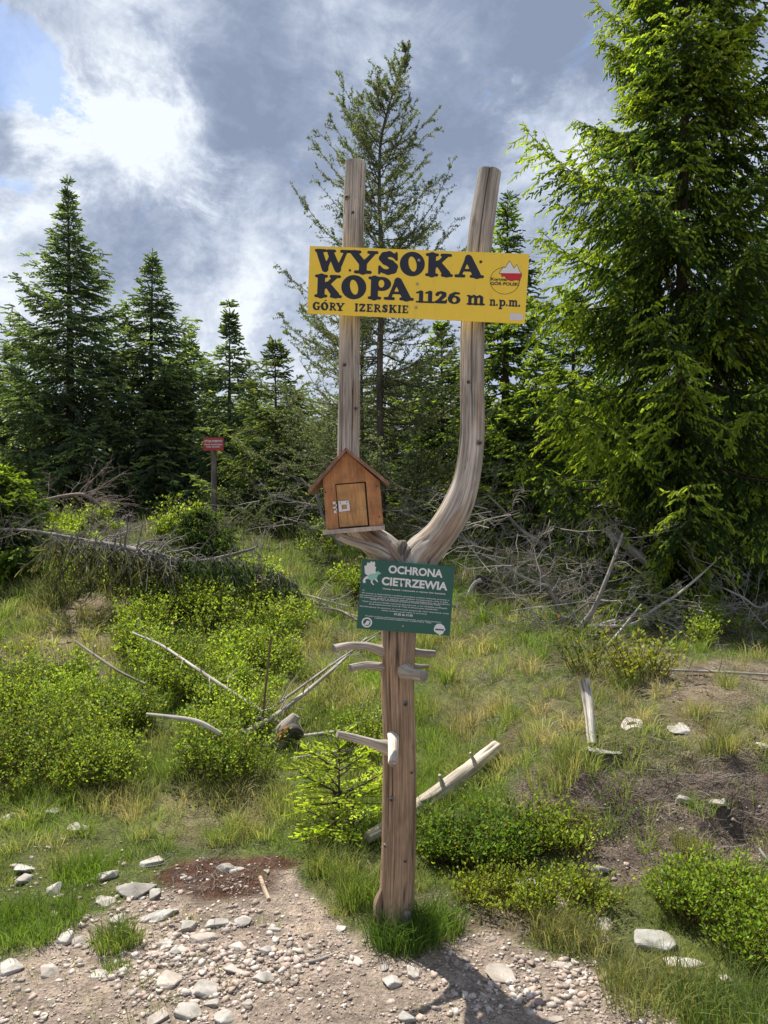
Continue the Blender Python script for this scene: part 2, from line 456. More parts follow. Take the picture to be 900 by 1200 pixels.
M['latch'] = paint('pale_zinc_latch', (.74, .74, .73), .42, .35, (.3, .22, .15), metal=.35, scale=150)
M['dark'] = paint('dark_screw_and_gap_shade', (.05, .04, .035), .6, .3)  # screw colour, also used for the shade sheet in the door gaps

def plank_mat(name, c0, c1, pale, dirt=.5):
    m, n = mat(name)
    tcx = n.n('ShaderNodeTexCoord').outputs['Object']
    g = n.noise(n.mapping(tcx, (60, 60, 7)), 1, 6, .6, .6); f = n.noise(n.mapping(tcx, (260, 260, 22)), 1, 4, .6)
    big = n.noise(tcx, 22, 5, .6); patch = n.noise(tcx, 38, 7, .7, .3)
    c = n.mix(n.maprange(g, .3, .7), c0, c1)
    c = n.mix(1.0, c, n.maprange(f, .3, .7, .85, 1.12), 'MULTIPLY'); c = n.mix(1.0, c, n.maprange(big, .3, .7, .75, 1.15), 'MULTIPLY')
    c = n.mix(n.maprange(patch, .60, .70, 0, dirt), c, pale)
    p = n.n('ShaderNodeBsdfPrincipled'); n.l(c, p.inputs['Base Color']); p.inputs['Roughness'].default_value = .55
    n.l(bump(n, n.math('ADD', g, f), .5, .0008), p.inputs['Normal']); out(n, p.outputs[0]); return m
M['boxwood'] = plank_mat('orange_varnished_wood', (.36, .15, .05), (.50, .24, .085), (.22, .15, .10), .75)
M['doorwood'] = plank_mat('golden_varnished_door', (.42, .21, .07), (.56, .31, .11), (.60, .50, .42), .9)
M['roofwood'] = plank_mat('brown_roof_board', (.20, .10, .065), (.30, .17, .11), (.36, .27, .21), .5)
M['paleedge'] = plank_mat('pale_board_edge', (.40, .33, .26), (.52, .44, .36), (.3, .2, .15), .4)

# ground material
gm, n = mat('trail_ground')
a = n.n('ShaderNodeAttribute', attribute_name='Col')
oc = n.n('ShaderNodeTexCoord').outputs['Object']
s0 = n.noise(oc, 2.3, 5, .6); s1 = n.noise(oc, 16, 7, .65, .3); s2 = n.noise(oc, 85, 6, .7); s3 = n.noise(oc, 320, 3, .6)
vor = n.n('ShaderNodeTexVoronoi', i_Scale=75.0); n.l(oc, vor.inputs['Vector'])
vor2 = n.n('ShaderNodeTexVoronoi', i_Scale=190.0); n.l(oc, vor2.inputs['Vector'])
c = n.mix(1.0, a.outputs['Color'], n.maprange(s0, .3, .7, .82, 1.16), 'MULTIPLY')
c = n.mix(1.0, c, n.maprange(s1, .28, .72, .62, 1.3), 'MULTIPLY')
c = n.mix(1.0, c, n.maprange(s2, .3, .72, .66, 1.28), 'MULTIPLY')
c = n.mix(.35, c, n.mix(1.0, c, n.mix(.75, vor2.outputs['Color'], (.8, .8, .8)), 'MULTIPLY'))
p = n.n('ShaderNodeBsdfPrincipled'); n.l(c, p.inputs['Base Color']); p.inputs['Roughness'].default_value = .95
p.inputs['Specular IOR Level'].default_value = .15
hh = n.math('ADD', n.math('MULTIPLY', s1, 1.2), n.math('ADD', n.math('MULTIPLY', s2, .8), n.math('MULTIPLY', vor.outputs['Distance'], -.5)))
hh = n.math('ADD', hh, n.math('MULTIPLY', s3, .3))
n.l(bump(n, hh, 1.0, .016), p.inputs['Normal']); out(n, p.outputs[0]); M['ground'] = gm

# ------------------------------------------------------------------ zones of the ground
def ell(px, py, L):
    v = np.zeros(np.broadcast(px, py).shape)
    for e in L:
        cx, cy, rx, ry = e[:4]; w = e[4] if len(e) > 4 else 1
        d = np.hypot((px - cx) / rx, (py - cy) / ry)
        v = np.maximum(v, w * sstep(1.15, .7, d))
    return v
SOIL = [(255, 1030, 80, 28), (315, 1012, 40, 10)]
BANK = [(760, 960, 125, 58), (860, 950, 100, 66), (672, 935, 78, 48), (720, 1010, 50, 30), (590, 1080, 50, 18, .7), (520, 1060, 60, 18, .6)]
BARE = [(30, 790, 80, 26), (120, 712, 60, 14), (90, 745, 60, 18, .5), (850, 800, 90, 30, .8), (760, 770, 60, 14, .7), (540, 1085, 90, 30, .5), (230, 975, 60, 18, .5)]
DRY = [(740, 850, 170, 60, .62), (600, 830, 90, 50, .4), (850, 870, 80, 30, .8), (560, 780, 60, 30, .55), (380, 790, 60, 60, .45), (230, 950, 120, 30, .6), (620, 1110, 150, 40, .35), (60, 780, 90, 50, .6), (430, 1040, 60, 40, .4), (110, 730, 80, 30, .6)]
BILB = [(60, 830, 130, 50), (165, 890, 160, 55), (235, 770, 120, 62), (210, 705, 90, 26), (150, 630, 130, 26), (330, 625, 120, 28), (60, 905, 90, 46, .9),
        (265, 885, 75, 40), (100, 680, 60, 22), (420, 905, 55, 35, .4), (520, 700, 20, 10, .4), (320, 690, 60, 14, .8), (60, 600, 90, 24), (240, 600, 120, 14),
        (400, 690, 60, 30, .35), (560, 740, 60, 30, .3), (840, 745, 80, 16, .6), (700, 730, 60, 30, .4)]
def zones(px, py):
    e = edge_row(px) + 26 * (vnoise(px / 35, py / 20, seed=31) - .5) + 12 * (vnoise(px / 11, py / 8, seed=32) - .5)
    path = sstep(-8, 10, py - e)
    sn = sstep(.30, .62, fbm(px / 26, py / 13, seed=35, oct=3) * .7 + .35 * ell(px, py, SOIL))
    return path, ell(px, py, SOIL) * sn, ell(px, py, BANK), ell(px, py, BARE), ell(px, py, DRY), ell(px, py, BILB)

# ------------------------------------------------------------------ terrain sheet
def axis(lo, hi, fine_lo, fine_hi, step, grow):
    a = list(np.arange(fine_lo, fine_hi, step)); s = step; x = a[-1]
    while x < hi: s *= grow; x += s; a.append(min(x, hi))
    s = step; x = fine_lo; b = []
    while x > lo: s *= grow; x -= s; b.append(max(x, lo))
    return np.array(b[::-1] + a)
xs = axis(-400, 400, -1.9, 2.2, .026, 1.08); ys = axis(-60, 900, 2.2, 4.4, .023, 1.045)
X, Y = np.meshgrid(xs, ys, indexing='ij')
Z = H(X, Y)
px, py = pix(X, Y, Z)
front = Y > 1.2
pth, soil, bank, bare, dry, bil = zones(px, py)
pth = np.where(Y < 2.45, np.maximum(pth, np.where(front, pth, 1)), pth)
far = sstep(9, 13, Y)
nzs = fbm(X * 4, Y * 4, seed=41, oct=3)
g_litter = np.array([.15, .15, .06]); g_green = np.array([.10, .15, .035]); g_dry = np.array([.27, .215, .13]); g_path = np.array([.42, .335, .27])
g_soil = np.array([.115, .058, .038]); g_bank = np.array([.19, .145, .115]); g_forest = np.array([.045, .038, .022]); g_bare = np.array([.30, .23, .165])
Cg = g_litter + (g_green - g_litter) * nzs[..., None]
def mixc(C, col, m): return C * (1 - m[..., None]) + col * m[..., None]
Cg = mixc(Cg, g_dry, dry * sstep(.3, .6, nzs)); Cg = mixc(Cg, np.array([.13, .095, .065]), sstep(.5, .65, fbm(X * 3.5, Y * 3.5, seed=43, oct=4)) * sstep(.3, .8, X) * sstep(4, 4.6, Y) * .8); Cg = mixc(Cg, g_bare, bare * .9)
Cg = mixc(Cg, g_bank, bank); Cg = mixc(Cg, g_path, pth); Cg = mixc(Cg, g_soil, soil); Cg = mixc(Cg, g_forest, far * .9)
mb = MB()
nx, ny = len(xs), len(ys)
ii, jj = np.meshgrid(np.arange(nx - 1), np.arange(ny - 1), indexing='ij')
mb.add(np.stack([X, Y, Z], -1).reshape(-1, 3), Q=np.stack([ii * ny + jj, (ii + 1) * ny + jj, (ii + 1) * ny + jj + 1, ii * ny + jj + 1], -1).reshape(-1, 4), C=Cg.reshape(-1, 3))
tag(mb.build('ground', gm, smooth=True), kind='structure')
print('terrain', nx, ny)

# ------------------------------------------------------------------ forked post
PY = 2.90
def pp(x, y, w, Y=PY):           # control point of a limb seen at pixel (x,y), w pixels wide
    q = P(x, y, Y); return (q.x, q.y, q.z, w * .5 * Y / F)
base = P(463, 1092, PY)
post = empty('forked_post', (base.x, base.y, float(H(base.x, base.y))), 'tall weathered dead tree forked into two upright limbs, carrying the signs', 'signpost')
brown = np.array([.40, .275, .175]); grey = np.array([.49, .44, .375]); lightg = np.array([.52, .47, .40])
def col_trunk(v, th):
    nz = fbm(np.cos(th) * 1.5 + 4, np.sin(th) * 1.5, v * 6, seed=3, oct=4)[..., None]
    t = sstep(.72, 1.0, v)[..., None]
    c = brown * (1 - t) + grey * .8 * t
    c = c * (.78 + .5 * nz)
    o = sstep(.60, .72, fbm(np.cos(th) * 2 + 4, np.sin(th) * 2, v * 9, seed=13, oct=3))[..., None] * sstep(.55, .9, v)[..., None]
    return c * (1 - o) + np.array([.36, .17, .07]) * o
def col_limb(v, th):
    nz = fbm(np.cos(th) * 1.5 + 4, np.sin(th) * 1.5, v * 6, seed=5, oct=4)[..., None]
    o = sstep(.55, .66, fbm(np.cos(th) * 2.2 + 1, np.sin(th) * 2.2, v * 7, seed=23, oct=3))[..., None] * sstep(.95, .6, v)[..., None]
    c = grey * (.72 + .6 * nz)
    return c * (1 - o * .7) + np.array([.36, .25, .165]) * o * .7
m = MB()
tube(m, [pp(463, 1118, 50), pp(463, 1092, 47), pp(465, 1062, 42), pp(467, 1000, 41), pp(468, 940, 41), pp(468, 870, 40), pp(466, 800, 40), pp(467, 750, 41), pp(469, 715, 43), pp(472, 690, 48), pp(474, 668, 54), pp(475, 662, 50)],
     96, 300, rough=.0008, cracks=.009, seed=2, lump=.085, colfn=col_trunk, freq=4.5)
m.build('trunk', M['post'], post, smooth=True)
m = MB()
tube(m, [pp(478, 690, 30, PY + .01), pp(486, 668, 46), pp(494, 651, 45), pp(507, 637, 40), pp(520, 621, 37), pp(536, 594, 36), pp(547, 560, 31), pp(553, 510, 29), pp(553, 440, 28), pp(554, 385, 29), pp(559, 320, 29), pp(566, 255, 28.5), pp(574, 201, 26)],
     84, 260, rough=.0006, cracks=.011, seed=7, lump=.085, colfn=col_limb, freq=3.6, capc=(.5, .45, .38))
m.build('limb', M['post'], post, smooth=True)
m = MB()
tube(m, [pp(470, 690, 30, PY + .01), pp(462, 662, 44), pp(448, 643, 38), pp(430, 628, 32), pp(415, 610, 30), pp(409, 580, 27), pp(408, 530, 26), pp(409, 460, 25), pp(410, 380, 24), pp(413, 300, 24.5), pp(415, 240, 24.5), pp(417, 191, 24)],
     72, 260, rough=.0006, cracks=.010, seed=12, lump=.085, colfn=col_limb, freq=3.2, capc=(.5, .45, .38))
m.build('limb', M['post'], post, smooth=True)
for (x, y, w, sd) in ((407, 236, 5, 1), (421, 222, 6, 2), (414, 254, 4, 3), (405, 430, 6, 4), (417, 480, 5, 5), (571, 238, 5, 6), (566, 285, 4, 7), (548, 450, 6, 8), (560, 520, 6, 9), (474, 820, 7, 10), (459, 930, 7, 11), (474, 1000, 6, 12), (481, 900, 5, 13), (452, 985, 5, 14)):
    q = P(x, y, PY); m = MB(); xc = {True: 411, False: 557}[x < 450] if y < 600 else 467
    hw = 12.5 if y < 600 and x < 450 else 14.5 if y < 600 else 20
    off_ = math.sqrt(max(1 - ((x - xc) / hw) ** 2, .1)) * hw * PY / F
    tube(m, [(q.x, PY - off_ + .012, q.z, w * .5 * PY / F), (q.x, PY - off_ + .001, q.z, w * .55 * PY / F), (q.x + (x - xc) * .0002, PY - off_ - .004, q.z - .001, w * .3 * PY / F)], 14, 8, grey * .5, lump=.2, seed=sd, capc=(.08, .06, .045))
    m.build('knot', M['post'], post, smooth=True)
# knotted crotch between the limbs
m = MB()
for (x, y, w, dy, s) in ((469, 641, 15, -.03, 1), (478, 648, 13, -.035, 3)):
    tube(m, [pp(x - 2, y + 12, w * 1.1, PY + dy), pp(x, y, w, PY + dy), pp(x + 1, y - 5, w * .75, PY + dy), pp(x + 1, y - 8, w * .4, PY + dy)], 30, 24, grey * .42, rough=.004, cracks=.006, seed=s, lump=.5)
m.build('knot', M['post'], post, smooth=True)
m = MB()
tube(m, [pp(446, 1090, 12, 2.86), pp(444, 1072, 13, 2.86), pp(444, 1058, 11, 2.87), pp(449, 1040, 5, 2.88)], 24, 30, brown * .8, rough=.004, cracks=.006, seed=5, lump=.45)
m.build('knot', M['post'], post, smooth=True)
m = MB()
tube(m, [pp(474, 1082, 13, 2.86), pp(476, 1074, 12, 2.825), pp(477, 1070, 7, 2.81)], 20, 14, grey * .55, rough=.002, cracks=.003, seed=6, lump=.3)
m.build('knot', M['post'], post, smooth=True)
pale = np.array([.60, .53, .44])
stubs = [
    ([pp(455, 764, 15, 2.89), pp(443, 761, 11.5, 2.87), pp(428, 757, 9.5, 2.84), pp(408, 757, 9, 2.80), pp(391, 760, 8.5, 2.76)], pale * .85),
    ([pp(455, 783, 12, 2.89), pp(442, 781, 10, 2.87), pp(426, 780, 8.5, 2.84), pp(410, 783, 8, 2.80)], pale * .8),
    ([pp(457, 876, 22, 2.87), pp(443, 873, 13.5, 2.84), pp(430, 869, 10.5, 2.82), pp(412, 864, 9.5, 2.79), pp(395, 860, 8.5, 2.77)], pale * .9),
    ([pp(475, 787, 22, 2.85), pp(480, 789, 14, 2.80), pp(488, 791, 12.5, 2.75), pp(497, 792, 12.5, 2.70)], pale * .85),
    ([pp(480, 764, 11, 2.92), pp(492, 765, 9, 2.94), pp(509, 766, 8, 2.97)], pale * .7),
    ([pp(480, 780, 9, 2.93), pp(492, 781, 5, 2.95), pp(502, 781, 4, 2.97)], pale * .6),
    ([pp(461, 860, 14, 2.87), pp(461, 869, 12.5, 2.81), pp(460.5, 882, 11.5, 2.76), pp(460, 895, 10.5, 2.71)], pale * 1.15),
]
for k, (pts, c) in enumerate(stubs):
    m = MB(); tube(m, pts, 28, 44, c, rough=.0016, cracks=.003, seed=k + 20, lump=.16, capc=c * .6)
    m.build('branch_stub', M['post'], post, smooth=True)
m = MB()   # thin stick under the bird box that props its floor, grown from the fork
tube(m, [pp(453, 652, 16, 2.85), pp(440, 644, 13, 2.82), pp(424, 638, 11, 2.78), pp(408, 633, 10, 2.74), pp(396, 628, 9.5, 2.71)], 24, 40, grey * .95, rough=.0008, cracks=.0015, seed=41, lump=.08)
m.build('branch_stub', M['post'], post, smooth=True)

# ------------------------------------------------------------------ lettering: heavy rounded slab letters as level sets
def cap(x, y, p):
    x0, y0, r0, x1, y1, r1 = p
    dx, dy = x1 - x0, y1 - y0; L = max(dx * dx + dy * dy, 1e-9)
    t = np.clip(((x - x0) * dx + (y - y0) * dy) / L, 0, 1)
    return np.hypot(x - x0 - t * dx, y - y0 - t * dy) - (r0 + (r1 - r0) * t)
def elf(x, y, cx, cy, rx, ry, rot=0.0):
    c, s = math.cos(rot), math.sin(rot); u = (x - cx) * c + (y - cy) * s; v = -(x - cx) * s + (y - cy) * c
    return (np.hypot(u / rx, v / ry) - 1) * min(rx, ry)
def smin(a, b, k=.05):
    h = np.clip(.5 + .5 * (b - a) / k, 0, 1); return b * (1 - h) + a * h - k * h * (1 - h)
def pl(pts):  # polyline of round strokes
    return [('c', *pts[i], *pts[i + 1]) for i in range(len(pts) - 1)]
GL = {
 'W': (1.42, [('c', .20, .86, .13, .44, .14, .135), ('c', .44, .12, .09, .68, .80, .06), ('c', .64, .86, .13, .95, .14, .135), ('c', .95, .12, .09, 1.24, .88, .065),
              ('c', .06, .935, .065, .40, .935, .065), ('c', .52, .935, .06, .80, .935, .06), ('c', 1.08, .935, .065, 1.36, .935, .065)]),
 'Y': (1.15, [('c', .22, .88, .13, .55, .46, .14), ('c', .96, .88, .075, .62, .46, .10), ('c', .57, .45, .15, .57, .10, .15), ('c', .06, .935, .065, .43, .935, .065),
              ('c', .78, .935, .065, 1.09, .935, .065), ('c', .30, .07, .07, .85, .07, .07)]),
 'S': (.82, pl([(.70, .70, .05), (.62, .83, .09), (.44, .90, .12), (.25, .83, .14), (.19, .70, .15), (.30, .57, .15), (.50, .48, .16), (.63, .35, .16), (.60, .20, .15), (.42, .11, .12), (.22, .15, .09), (.10, .30, .05)])
        + [('c', .72, .95, .045, .73, .66, .05), ('c', .07, .05, .045, .07, .34, .05)]),
 'O': (1.02, [('e', .51, .5, .51, .53, 0), ('-e', .52, .5, .16, .33, .22)]),
 'K': (1.10, [('c', .27, .1, .15, .27, .9, .15), ('c', .07, .935, .065, .47, .935, .065), ('c', .07, .065, .065, .47, .065, .065), ('c', .38, .42, .075, .82, .90, .09),
              ('c', .66, .935, .065, 1.0, .935, .065), ('c', .52, .58, .12, .86, .13, .16), ('c', .70, .065, .065, 1.06, .065, .065)]),
 'A': (1.18, [('c', .22, .08, .065, .52, .90, .085), ('c', .55, .84, .15, .90, .12, .165), ('c', .32, .32, .055, .80, .32, .06), ('c', .06, .065, .065, .38, .065, .065), ('c', .68, .065, .065, 1.13, .065, .065)]),
 'P': (.95, [('c', .27, .1, .15, .27, .9, .15), ('c', .07, .065, .065, .50, .065, .065), ('c', .07, .935, .065, .4, .935, .065), ('e', .55, .69, .40, .31, 0), ('-e', .55, .70, .12, .17, 0)]),
 '1': (.60, [('c', .32, .12, .125, .32, .86, .125), ('c', .08, .07, .07, .56, .07, .07), ('c', .08, .80, .07, .30, .92, .07)]),
 '2': (.78, pl([(.14, .70, .12), (.20, .84, .10), (.40, .89, .11), (.56, .80, .14), (.56, .64, .14), (.42, .44, .12), (.20, .18, .10)]) + [('c', .12, .12, .12, .62, .12, .12), ('c', .68, .10, .06, .72, .30, .05)]),
 '6': (.80, pl([(.66, .86, .09), (.46, .88, .09), (.26, .70, .13), (.18, .45, .14)]) + [('e', .42, .34, .36, .34, 0), ('-e', .43, .33, .12, .19, 0)]),
 'm': (1.35, [('c', .24, .1, .12, .24, .58, .12), ('c', .66, .1, .12, .66, .52, .12), ('c', 1.08, .1, .12, 1.08, .52, .12), ('c', .24, .52, .09, .52, .66, .08), ('c', .52, .66, .08, .64, .56, .12), ('c', .66, .52, .08, .94, .66, .08), ('c', .94, .66, .08, 1.07, .56, .12),
               ('c', .06, .66, .06, .2, .66, .06), ('c', .06, .065, .065, .40, .065, .065), ('c', .52, .065, .065, .82, .065, .065), ('c', .94, .065, .065, 1.28, .065, .065)]),
 'n': (.95, [('c', .24, .1, .12, .24, .58, .12), ('c', .68, .1, .12, .68, .52, .12), ('c', .24, .52, .09, .52, .66, .08), ('c', .52, .66, .08, .66, .56, .12), ('c', .06, .66, .06, .2, .66, .06), ('c', .06, .065, .065, .40, .065, .065), ('c', .52, .065, .065, .86, .065, .065)]),
 'p': (.90, [('c', .24, -.24, .12, .24, .58, .12), ('e', .50, .34, .36, .36, 0), ('-e', .50, .34, .12, .2, 0), ('c', .06, .66, .06, .2, .66, .06), ('c', .06, -.28, .065, .42, -.28, .065)]),
 '.': (.34, [('e', .17, .11, .12, .12, 0)]),
 'G': (1.02, [('e', .50, .5, .48, .53, 0), ('-e', .55, .5, .2, .33, .1), ('-b', .62, .44, 1.2, .72), ('c', .82, .1, .11, .82, .40, .11), ('c', .62, .44, .06, .98, .44, .06), ('c', .86, .95, .05, .86, .74, .05)]),
 'R': (1.06, [('c', .27, .1, .13, .27, .9, .13), ('c', .08, .065, .065, .45, .065, .065), ('c', .08, .935, .065, .4, .935, .065), ('e', .53, .72, .34, .28, 0), ('-e', .53, .72, .12, .13, 0), ('c', .5, .46, .1, .82, .12, .13), ('c', .8, .065, .065, 1.0, .065, .065)]),
 'I': (.56, [('c', .28, .1, .14, .28, .9, .14), ('c', .08, .065, .065, .48, .065, .065), ('c', .08, .935, .065, .48, .935, .065)]),
 'Z': (.86, [('c', .16, .89, .11, .72, .89, .11), ('c', .70, .86, .12, .18, .13, .12), ('c', .16, .11, .11, .72, .11, .11), ('c', .09, .92, .05, .09, .70, .05), ('c', .79, .08, .05, .79, .32, .05)]),
 'E': (.90, [('c', .25, .12, .13, .25, .88, .13), ('c', .09, .92, .08, .74, .92, .08), ('c', .09, .08, .08, .76, .08, .08), ('c', .3, .5, .065, .58, .5, .065), ('c', .60, .38, .045, .60, .62, .045), ('c', .78, .92, .05, .78, .72, .05), ('c', .80, .08, .05, .80, .30, .05)]),
 ' ': (.7, []),
}
GL['Ó'] = (GL['O'][0], GL['O'][1] + [('c', .46, 1.14, .05, .68, 1.26, .075)])
_gcache = {}
def glyph(ch, res):
    """filled outline polygons of a letter by marching squares"""
    if (ch, res) in _gcache: return _gcache[ch, res]
    w, ops = GL[ch]
    nx_, ny_ = int((w + .1) * res) + 2, int(1.8 * res) + 2
    gx = -.05 + np.arange(nx_) / res; gy = -.4 + np.arange(ny_) / res
    x, y = np.meshgrid(gx, gy, indexing='ij'); f = np.full(x.shape, 9.0)
    for o in ops:
        if o[0] == 'c': f = smin(f, cap(x, y, (o[1], o[2], o[3], o[4], o[5], o[6])), .035)
        elif o[0] == 'e': f = smin(f, elf(x, y, *o[1:]), .03)
        elif o[0] == '-e': f = np.maximum(f, -elf(x, y, *o[1:]))
        elif o[0] == '-b': f = np.maximum(f, -np.maximum(np.maximum(o[1] - x, x - o[3]), np.maximum(o[2] - y, y - o[4])))
    polys = []
    ins = f < 0
    for j in range(ny_ - 1):
        i = 0
        while i < nx_ - 1:
            q = [(i, j), (i + 1, j), (i + 1, j + 1), (i, j + 1)]; s = [ins[a] for a in q]
            if all(s):
                k = i
                while k < nx_ - 1 and ins[k, j] and ins[k + 1, j] and ins[k, j + 1] and ins[k + 1, j + 1]: k += 1
                polys.append([(gx[i], gy[j]), (gx[k], gy[j]), (gx[k], gy[j + 1]), (gx[i], gy[j + 1])]); i = k; continue
            if any(s):
                pts = []
                for a in range(4):
                    A, B = q[a], q[(a + 1) % 4]
                    if ins[A]: pts.append((gx[A[0]], gy[A[1]]))
                    if ins[A] != ins[B]:
                        t = f[A] / (f[A] - f[B]); pts.append((gx[A[0]] + t * (gx[B[0]] - gx[A[0]]), gy[A[1]] + t * (gy[B[1]] - gy[A[1]])))
                if len(pts) >= 3: polys.append(pts)
            i += 1
    _gcache[ch, res] = (w, polys); return w, polys

SY = 2.80            # plane of the yellow board
def board(name, corners, Y, thick, mat_face, label, cat, bevel=.0012):
    pts = [P(a, b, Y) for a, b in corners]
    cen = sum(pts, Vector()) / 4
    e = empty(name, cen, label, cat)
    bm = bmesh.new()
    prism_bm(bm, [(q.x - cen.x, q.z - cen.z) for q in pts], 0, thick)
    bm_obj('panel', bm, mat_face, e, bevel=bevel)
    return e, cen
def flat(name, polys, mt, parent, cen, off, Y):
    """flat print: polygons given in photo pixels, laid on the board's front"""
    bm = bmesh.new()
    for pl_ in polys:
        vs = []
        for a, b in pl_:
            q = P(a, b, Y); vs.append(bm.verts.new((q.x - cen.x, -off, q.z - cen.z)))
        try: bm.faces.new(vs)
        except ValueError: pass
    bmesh.ops.remove_doubles(bm, verts=bm.verts, dist=1e-6)
    for f in bm.faces:
        f.normal_update()
        if f.normal.y > 0: f.normal_flip()
    me = bpy.data.meshes.new(name); bm.to_mesh(me); bm.free(); me.materials.append(mt)
    return link(bpy.data.objects.new(name, me), parent)

# zoomed pixel (900 px wide view of 350..630) -> photo pixel
z1 = lambda a, b: (350 + a / 3.2143, 180 + b / 3.2143)
yel, yc = board('summit_sign', [(363, 288), (620.5, 297.5), (615, 379.5), (360, 367.5)], SY, .004, M['yellow'],
                'long yellow summit board with heavy black lettering across both limbs', 'sign')
def letters(text, spans, v0, v1, res, slope=.038):
    """v0 = cap line, v1 = base line at u = 0, in zoomed px; follows the board's tilt"""
    polys = []
    for ch, (ua, ub) in zip(text, spans):
        w, pg = glyph(ch, res)
        for q in pg:
            pts = []
            for gx, gy in q:
                u = ua + (ub - ua) * gx / w
                v = v1 + (v0 - v1) * gy
                pts.append(z1(u + 45 - v * .035, 347 + v + u * slope))
            polys.append(pts)
    return polys
flat('lettering', letters('WYSOKA', [(17, 149), (144, 256), (255, 334), (338, 432), (434, 537), (545, 655)], 11, 98, 44), M['navy'], yel, yc, .0008, SY)
flat('lettering', letters('KOPA', [(20, 122), (121, 215), (221, 308), (282, 394)], 107, 193, 44), M['navy'], yel, yc, .0008, SY)
flat('lettering', letters('1126', [(402, 440), (436, 474), (474, 522), (520, 572)], 152, 199, 30), M['navy'], yel, yc, .0008, SY)
flat('lettering', letters('m', [(594, 664)], 148, 200, 30), M['navy'], yel, yc, .0008, SY)
flat('lettering', letters('n.p.m.', [(680, 705), (704, 713), (715, 742), (741, 750), (752, 788), (787, 798)], 166, 200, 24), M['navy'], yel, yc, .0008, SY)
flat('lettering', letters('GÓRY', [(15, 44), (46, 75), (78, 106), (103, 136)], 211, 241, 24), M['navy'], yel, yc, .0008, SY)
flat('lettering', letters('IZERSKIE', [(173, 188), (190, 215), (218, 243), (245, 275), (277, 299), (302, 333), (335, 350), (352, 377)], 211, 241, 24), M['navy'], yel, yc, .0008, SY)
z4 = lambda a, b: (560 + a / 11.43, 280 + b / 11.43)
ring = []
for k in range(72):
    a0, a1 = k / 72 * 2 * math.pi, (k + 1) / 72 * 2 * math.pi
    ring.append([z4(360 + r * math.cos(t) * 200, 560 + r * math.sin(t) * 182) for r, t in ((1, a0), (1, a1), (.965, a1), (.965, a0))])
flat('emblem_ring', ring, M['brownline'], yel, yc, .0007, SY)
wh = [(288, 458), (345, 380), (367, 392), (425, 300), (483, 402), (520, 350), (562, 448), (578, 462)]
rd = [(288, 458), (578, 462), (585, 492), (556, 570), (545, 550), (500, 545), (455, 558), (400, 542), (355, 490), (322, 503), (318, 470)]
outl = [(278, 462), (342, 370), (365, 382), (425, 288), (484, 390), (521, 338), (570, 444), (588, 462), (590, 492), (558, 580), (544, 558), (500, 553), (452, 566), (396, 550), (352, 498), (318, 512), (312, 474)]
flat('emblem_outline', [[z4(*q) for q in outl]], M['brownline'], yel, yc, .0010, SY)
flat('emblem_snow', [[z4(*q) for q in wh]], M['white'], yel, yc, .0013, SY)
flat('emblem_base', [[z4(*q) for q in rd]], M['redprint'], yel, yc, .0013, SY)
flat('sticker', [[z4(430, 995), z4(603, 1003), z4(598, 1092), z4(425, 1084)]], M['sticker'], yel, yc, .0006, SY)

def text_mesh(name, body, mt, parent, cen, x, y, width, Y, height, roll, off, bold=.0, squeeze=None):
    """built-in font line whose left end of the baseline sits at photo pixel (x,y); width and cap height in px"""
    cu = bpy.data.curves.new('lettering', 'FONT'); cu.body = body; cu.size = 1.0; cu.offset = bold
    cu.resolution_u = 3
    tmp = bpy.data.objects.new('lettering', cu); COL.objects.link(tmp)
    dg = bpy.context.evaluated_depsgraph_get()
    me = bpy.data.meshes.new_from_object(tmp.evaluated_get(dg))
    bpy.data.objects.remove(tmp); bpy.data.curves.remove(cu)
    co = np.zeros(len(me.vertices) * 3, np.float32); me.vertices.foreach_get('co', co); co = co.reshape(-1, 3)
    k = Y / F
    w = co[:, 0].max() - co[:, 0].min(); sx = width * k / w
    sz = height * k / .73
    lx = (co[:, 0] - co[:, 0].min()) * sx; lz = co[:, 1] * sz
    c, s = math.cos(roll), math.sin(roll)
    q = P(x, y, Y)
    new = np.stack([q.x - cen.x + lx * c - lz * s, np.full(len(lx), -off), q.z - cen.z + lx * s + lz * c], 1)
    me.vertices.foreach_set('co', new.astype(np.float32).ravel()); me.name = name
    me.materials.clear(); me.materials.append(mt); me.update()
    o = bpy.data.objects.new(name, me); return link(o, parent)
text_mesh('lettering', 'Korona', M['navy'], yel, yc, 575.4, 328.6, 18.5, SY, 3.6, math.radians(-2), .0009, .03)
text_mesh('lettering', 'GÓR POLSKI', M['navy'], yel, yc, 574.8, 333.8, 33.5, SY, 3.7, math.radians(-2), .0009, .03)

def screw(parent, cen, px_, py_, Y, r, mt=None, off=.003):
    q = P(px_, py_, Y); m = MB()
    k = 16; an = np.arange(k) / k * 2 * math.pi
    rings = [(r, 0), (r, -off * .5), (r * .7, -off), (r * .3, -off), (r * .25, -off * .5)]
    V = np.concatenate([np.stack([q.x - cen.x + np.cos(an) * rr, np.full(k, d), q.z - cen.z + np.sin(an) * rr], 1) for rr, d in rings])
    Q = [[a * k + i, a * k + (i + 1) % k, (a + 1) * k + (i + 1) % k, (a + 1) * k + i] for a in range(len(rings) - 1) for i in range(k)]
    m.add(V, Q=Q); T = [[4 * k + i, 4 * k + (i + 1) % k, 4 * k + (i + 2) % k] for i in range(1)]
    m.add(np.concatenate([V[4 * k:], V[4 * k:].mean(0)[None]]), T=[[i, (i + 1) % k, k] for i in range(k)])
    m.build('screw', mt or M['steel'], parent, origin=(0, 0, 0)) .parent = parent
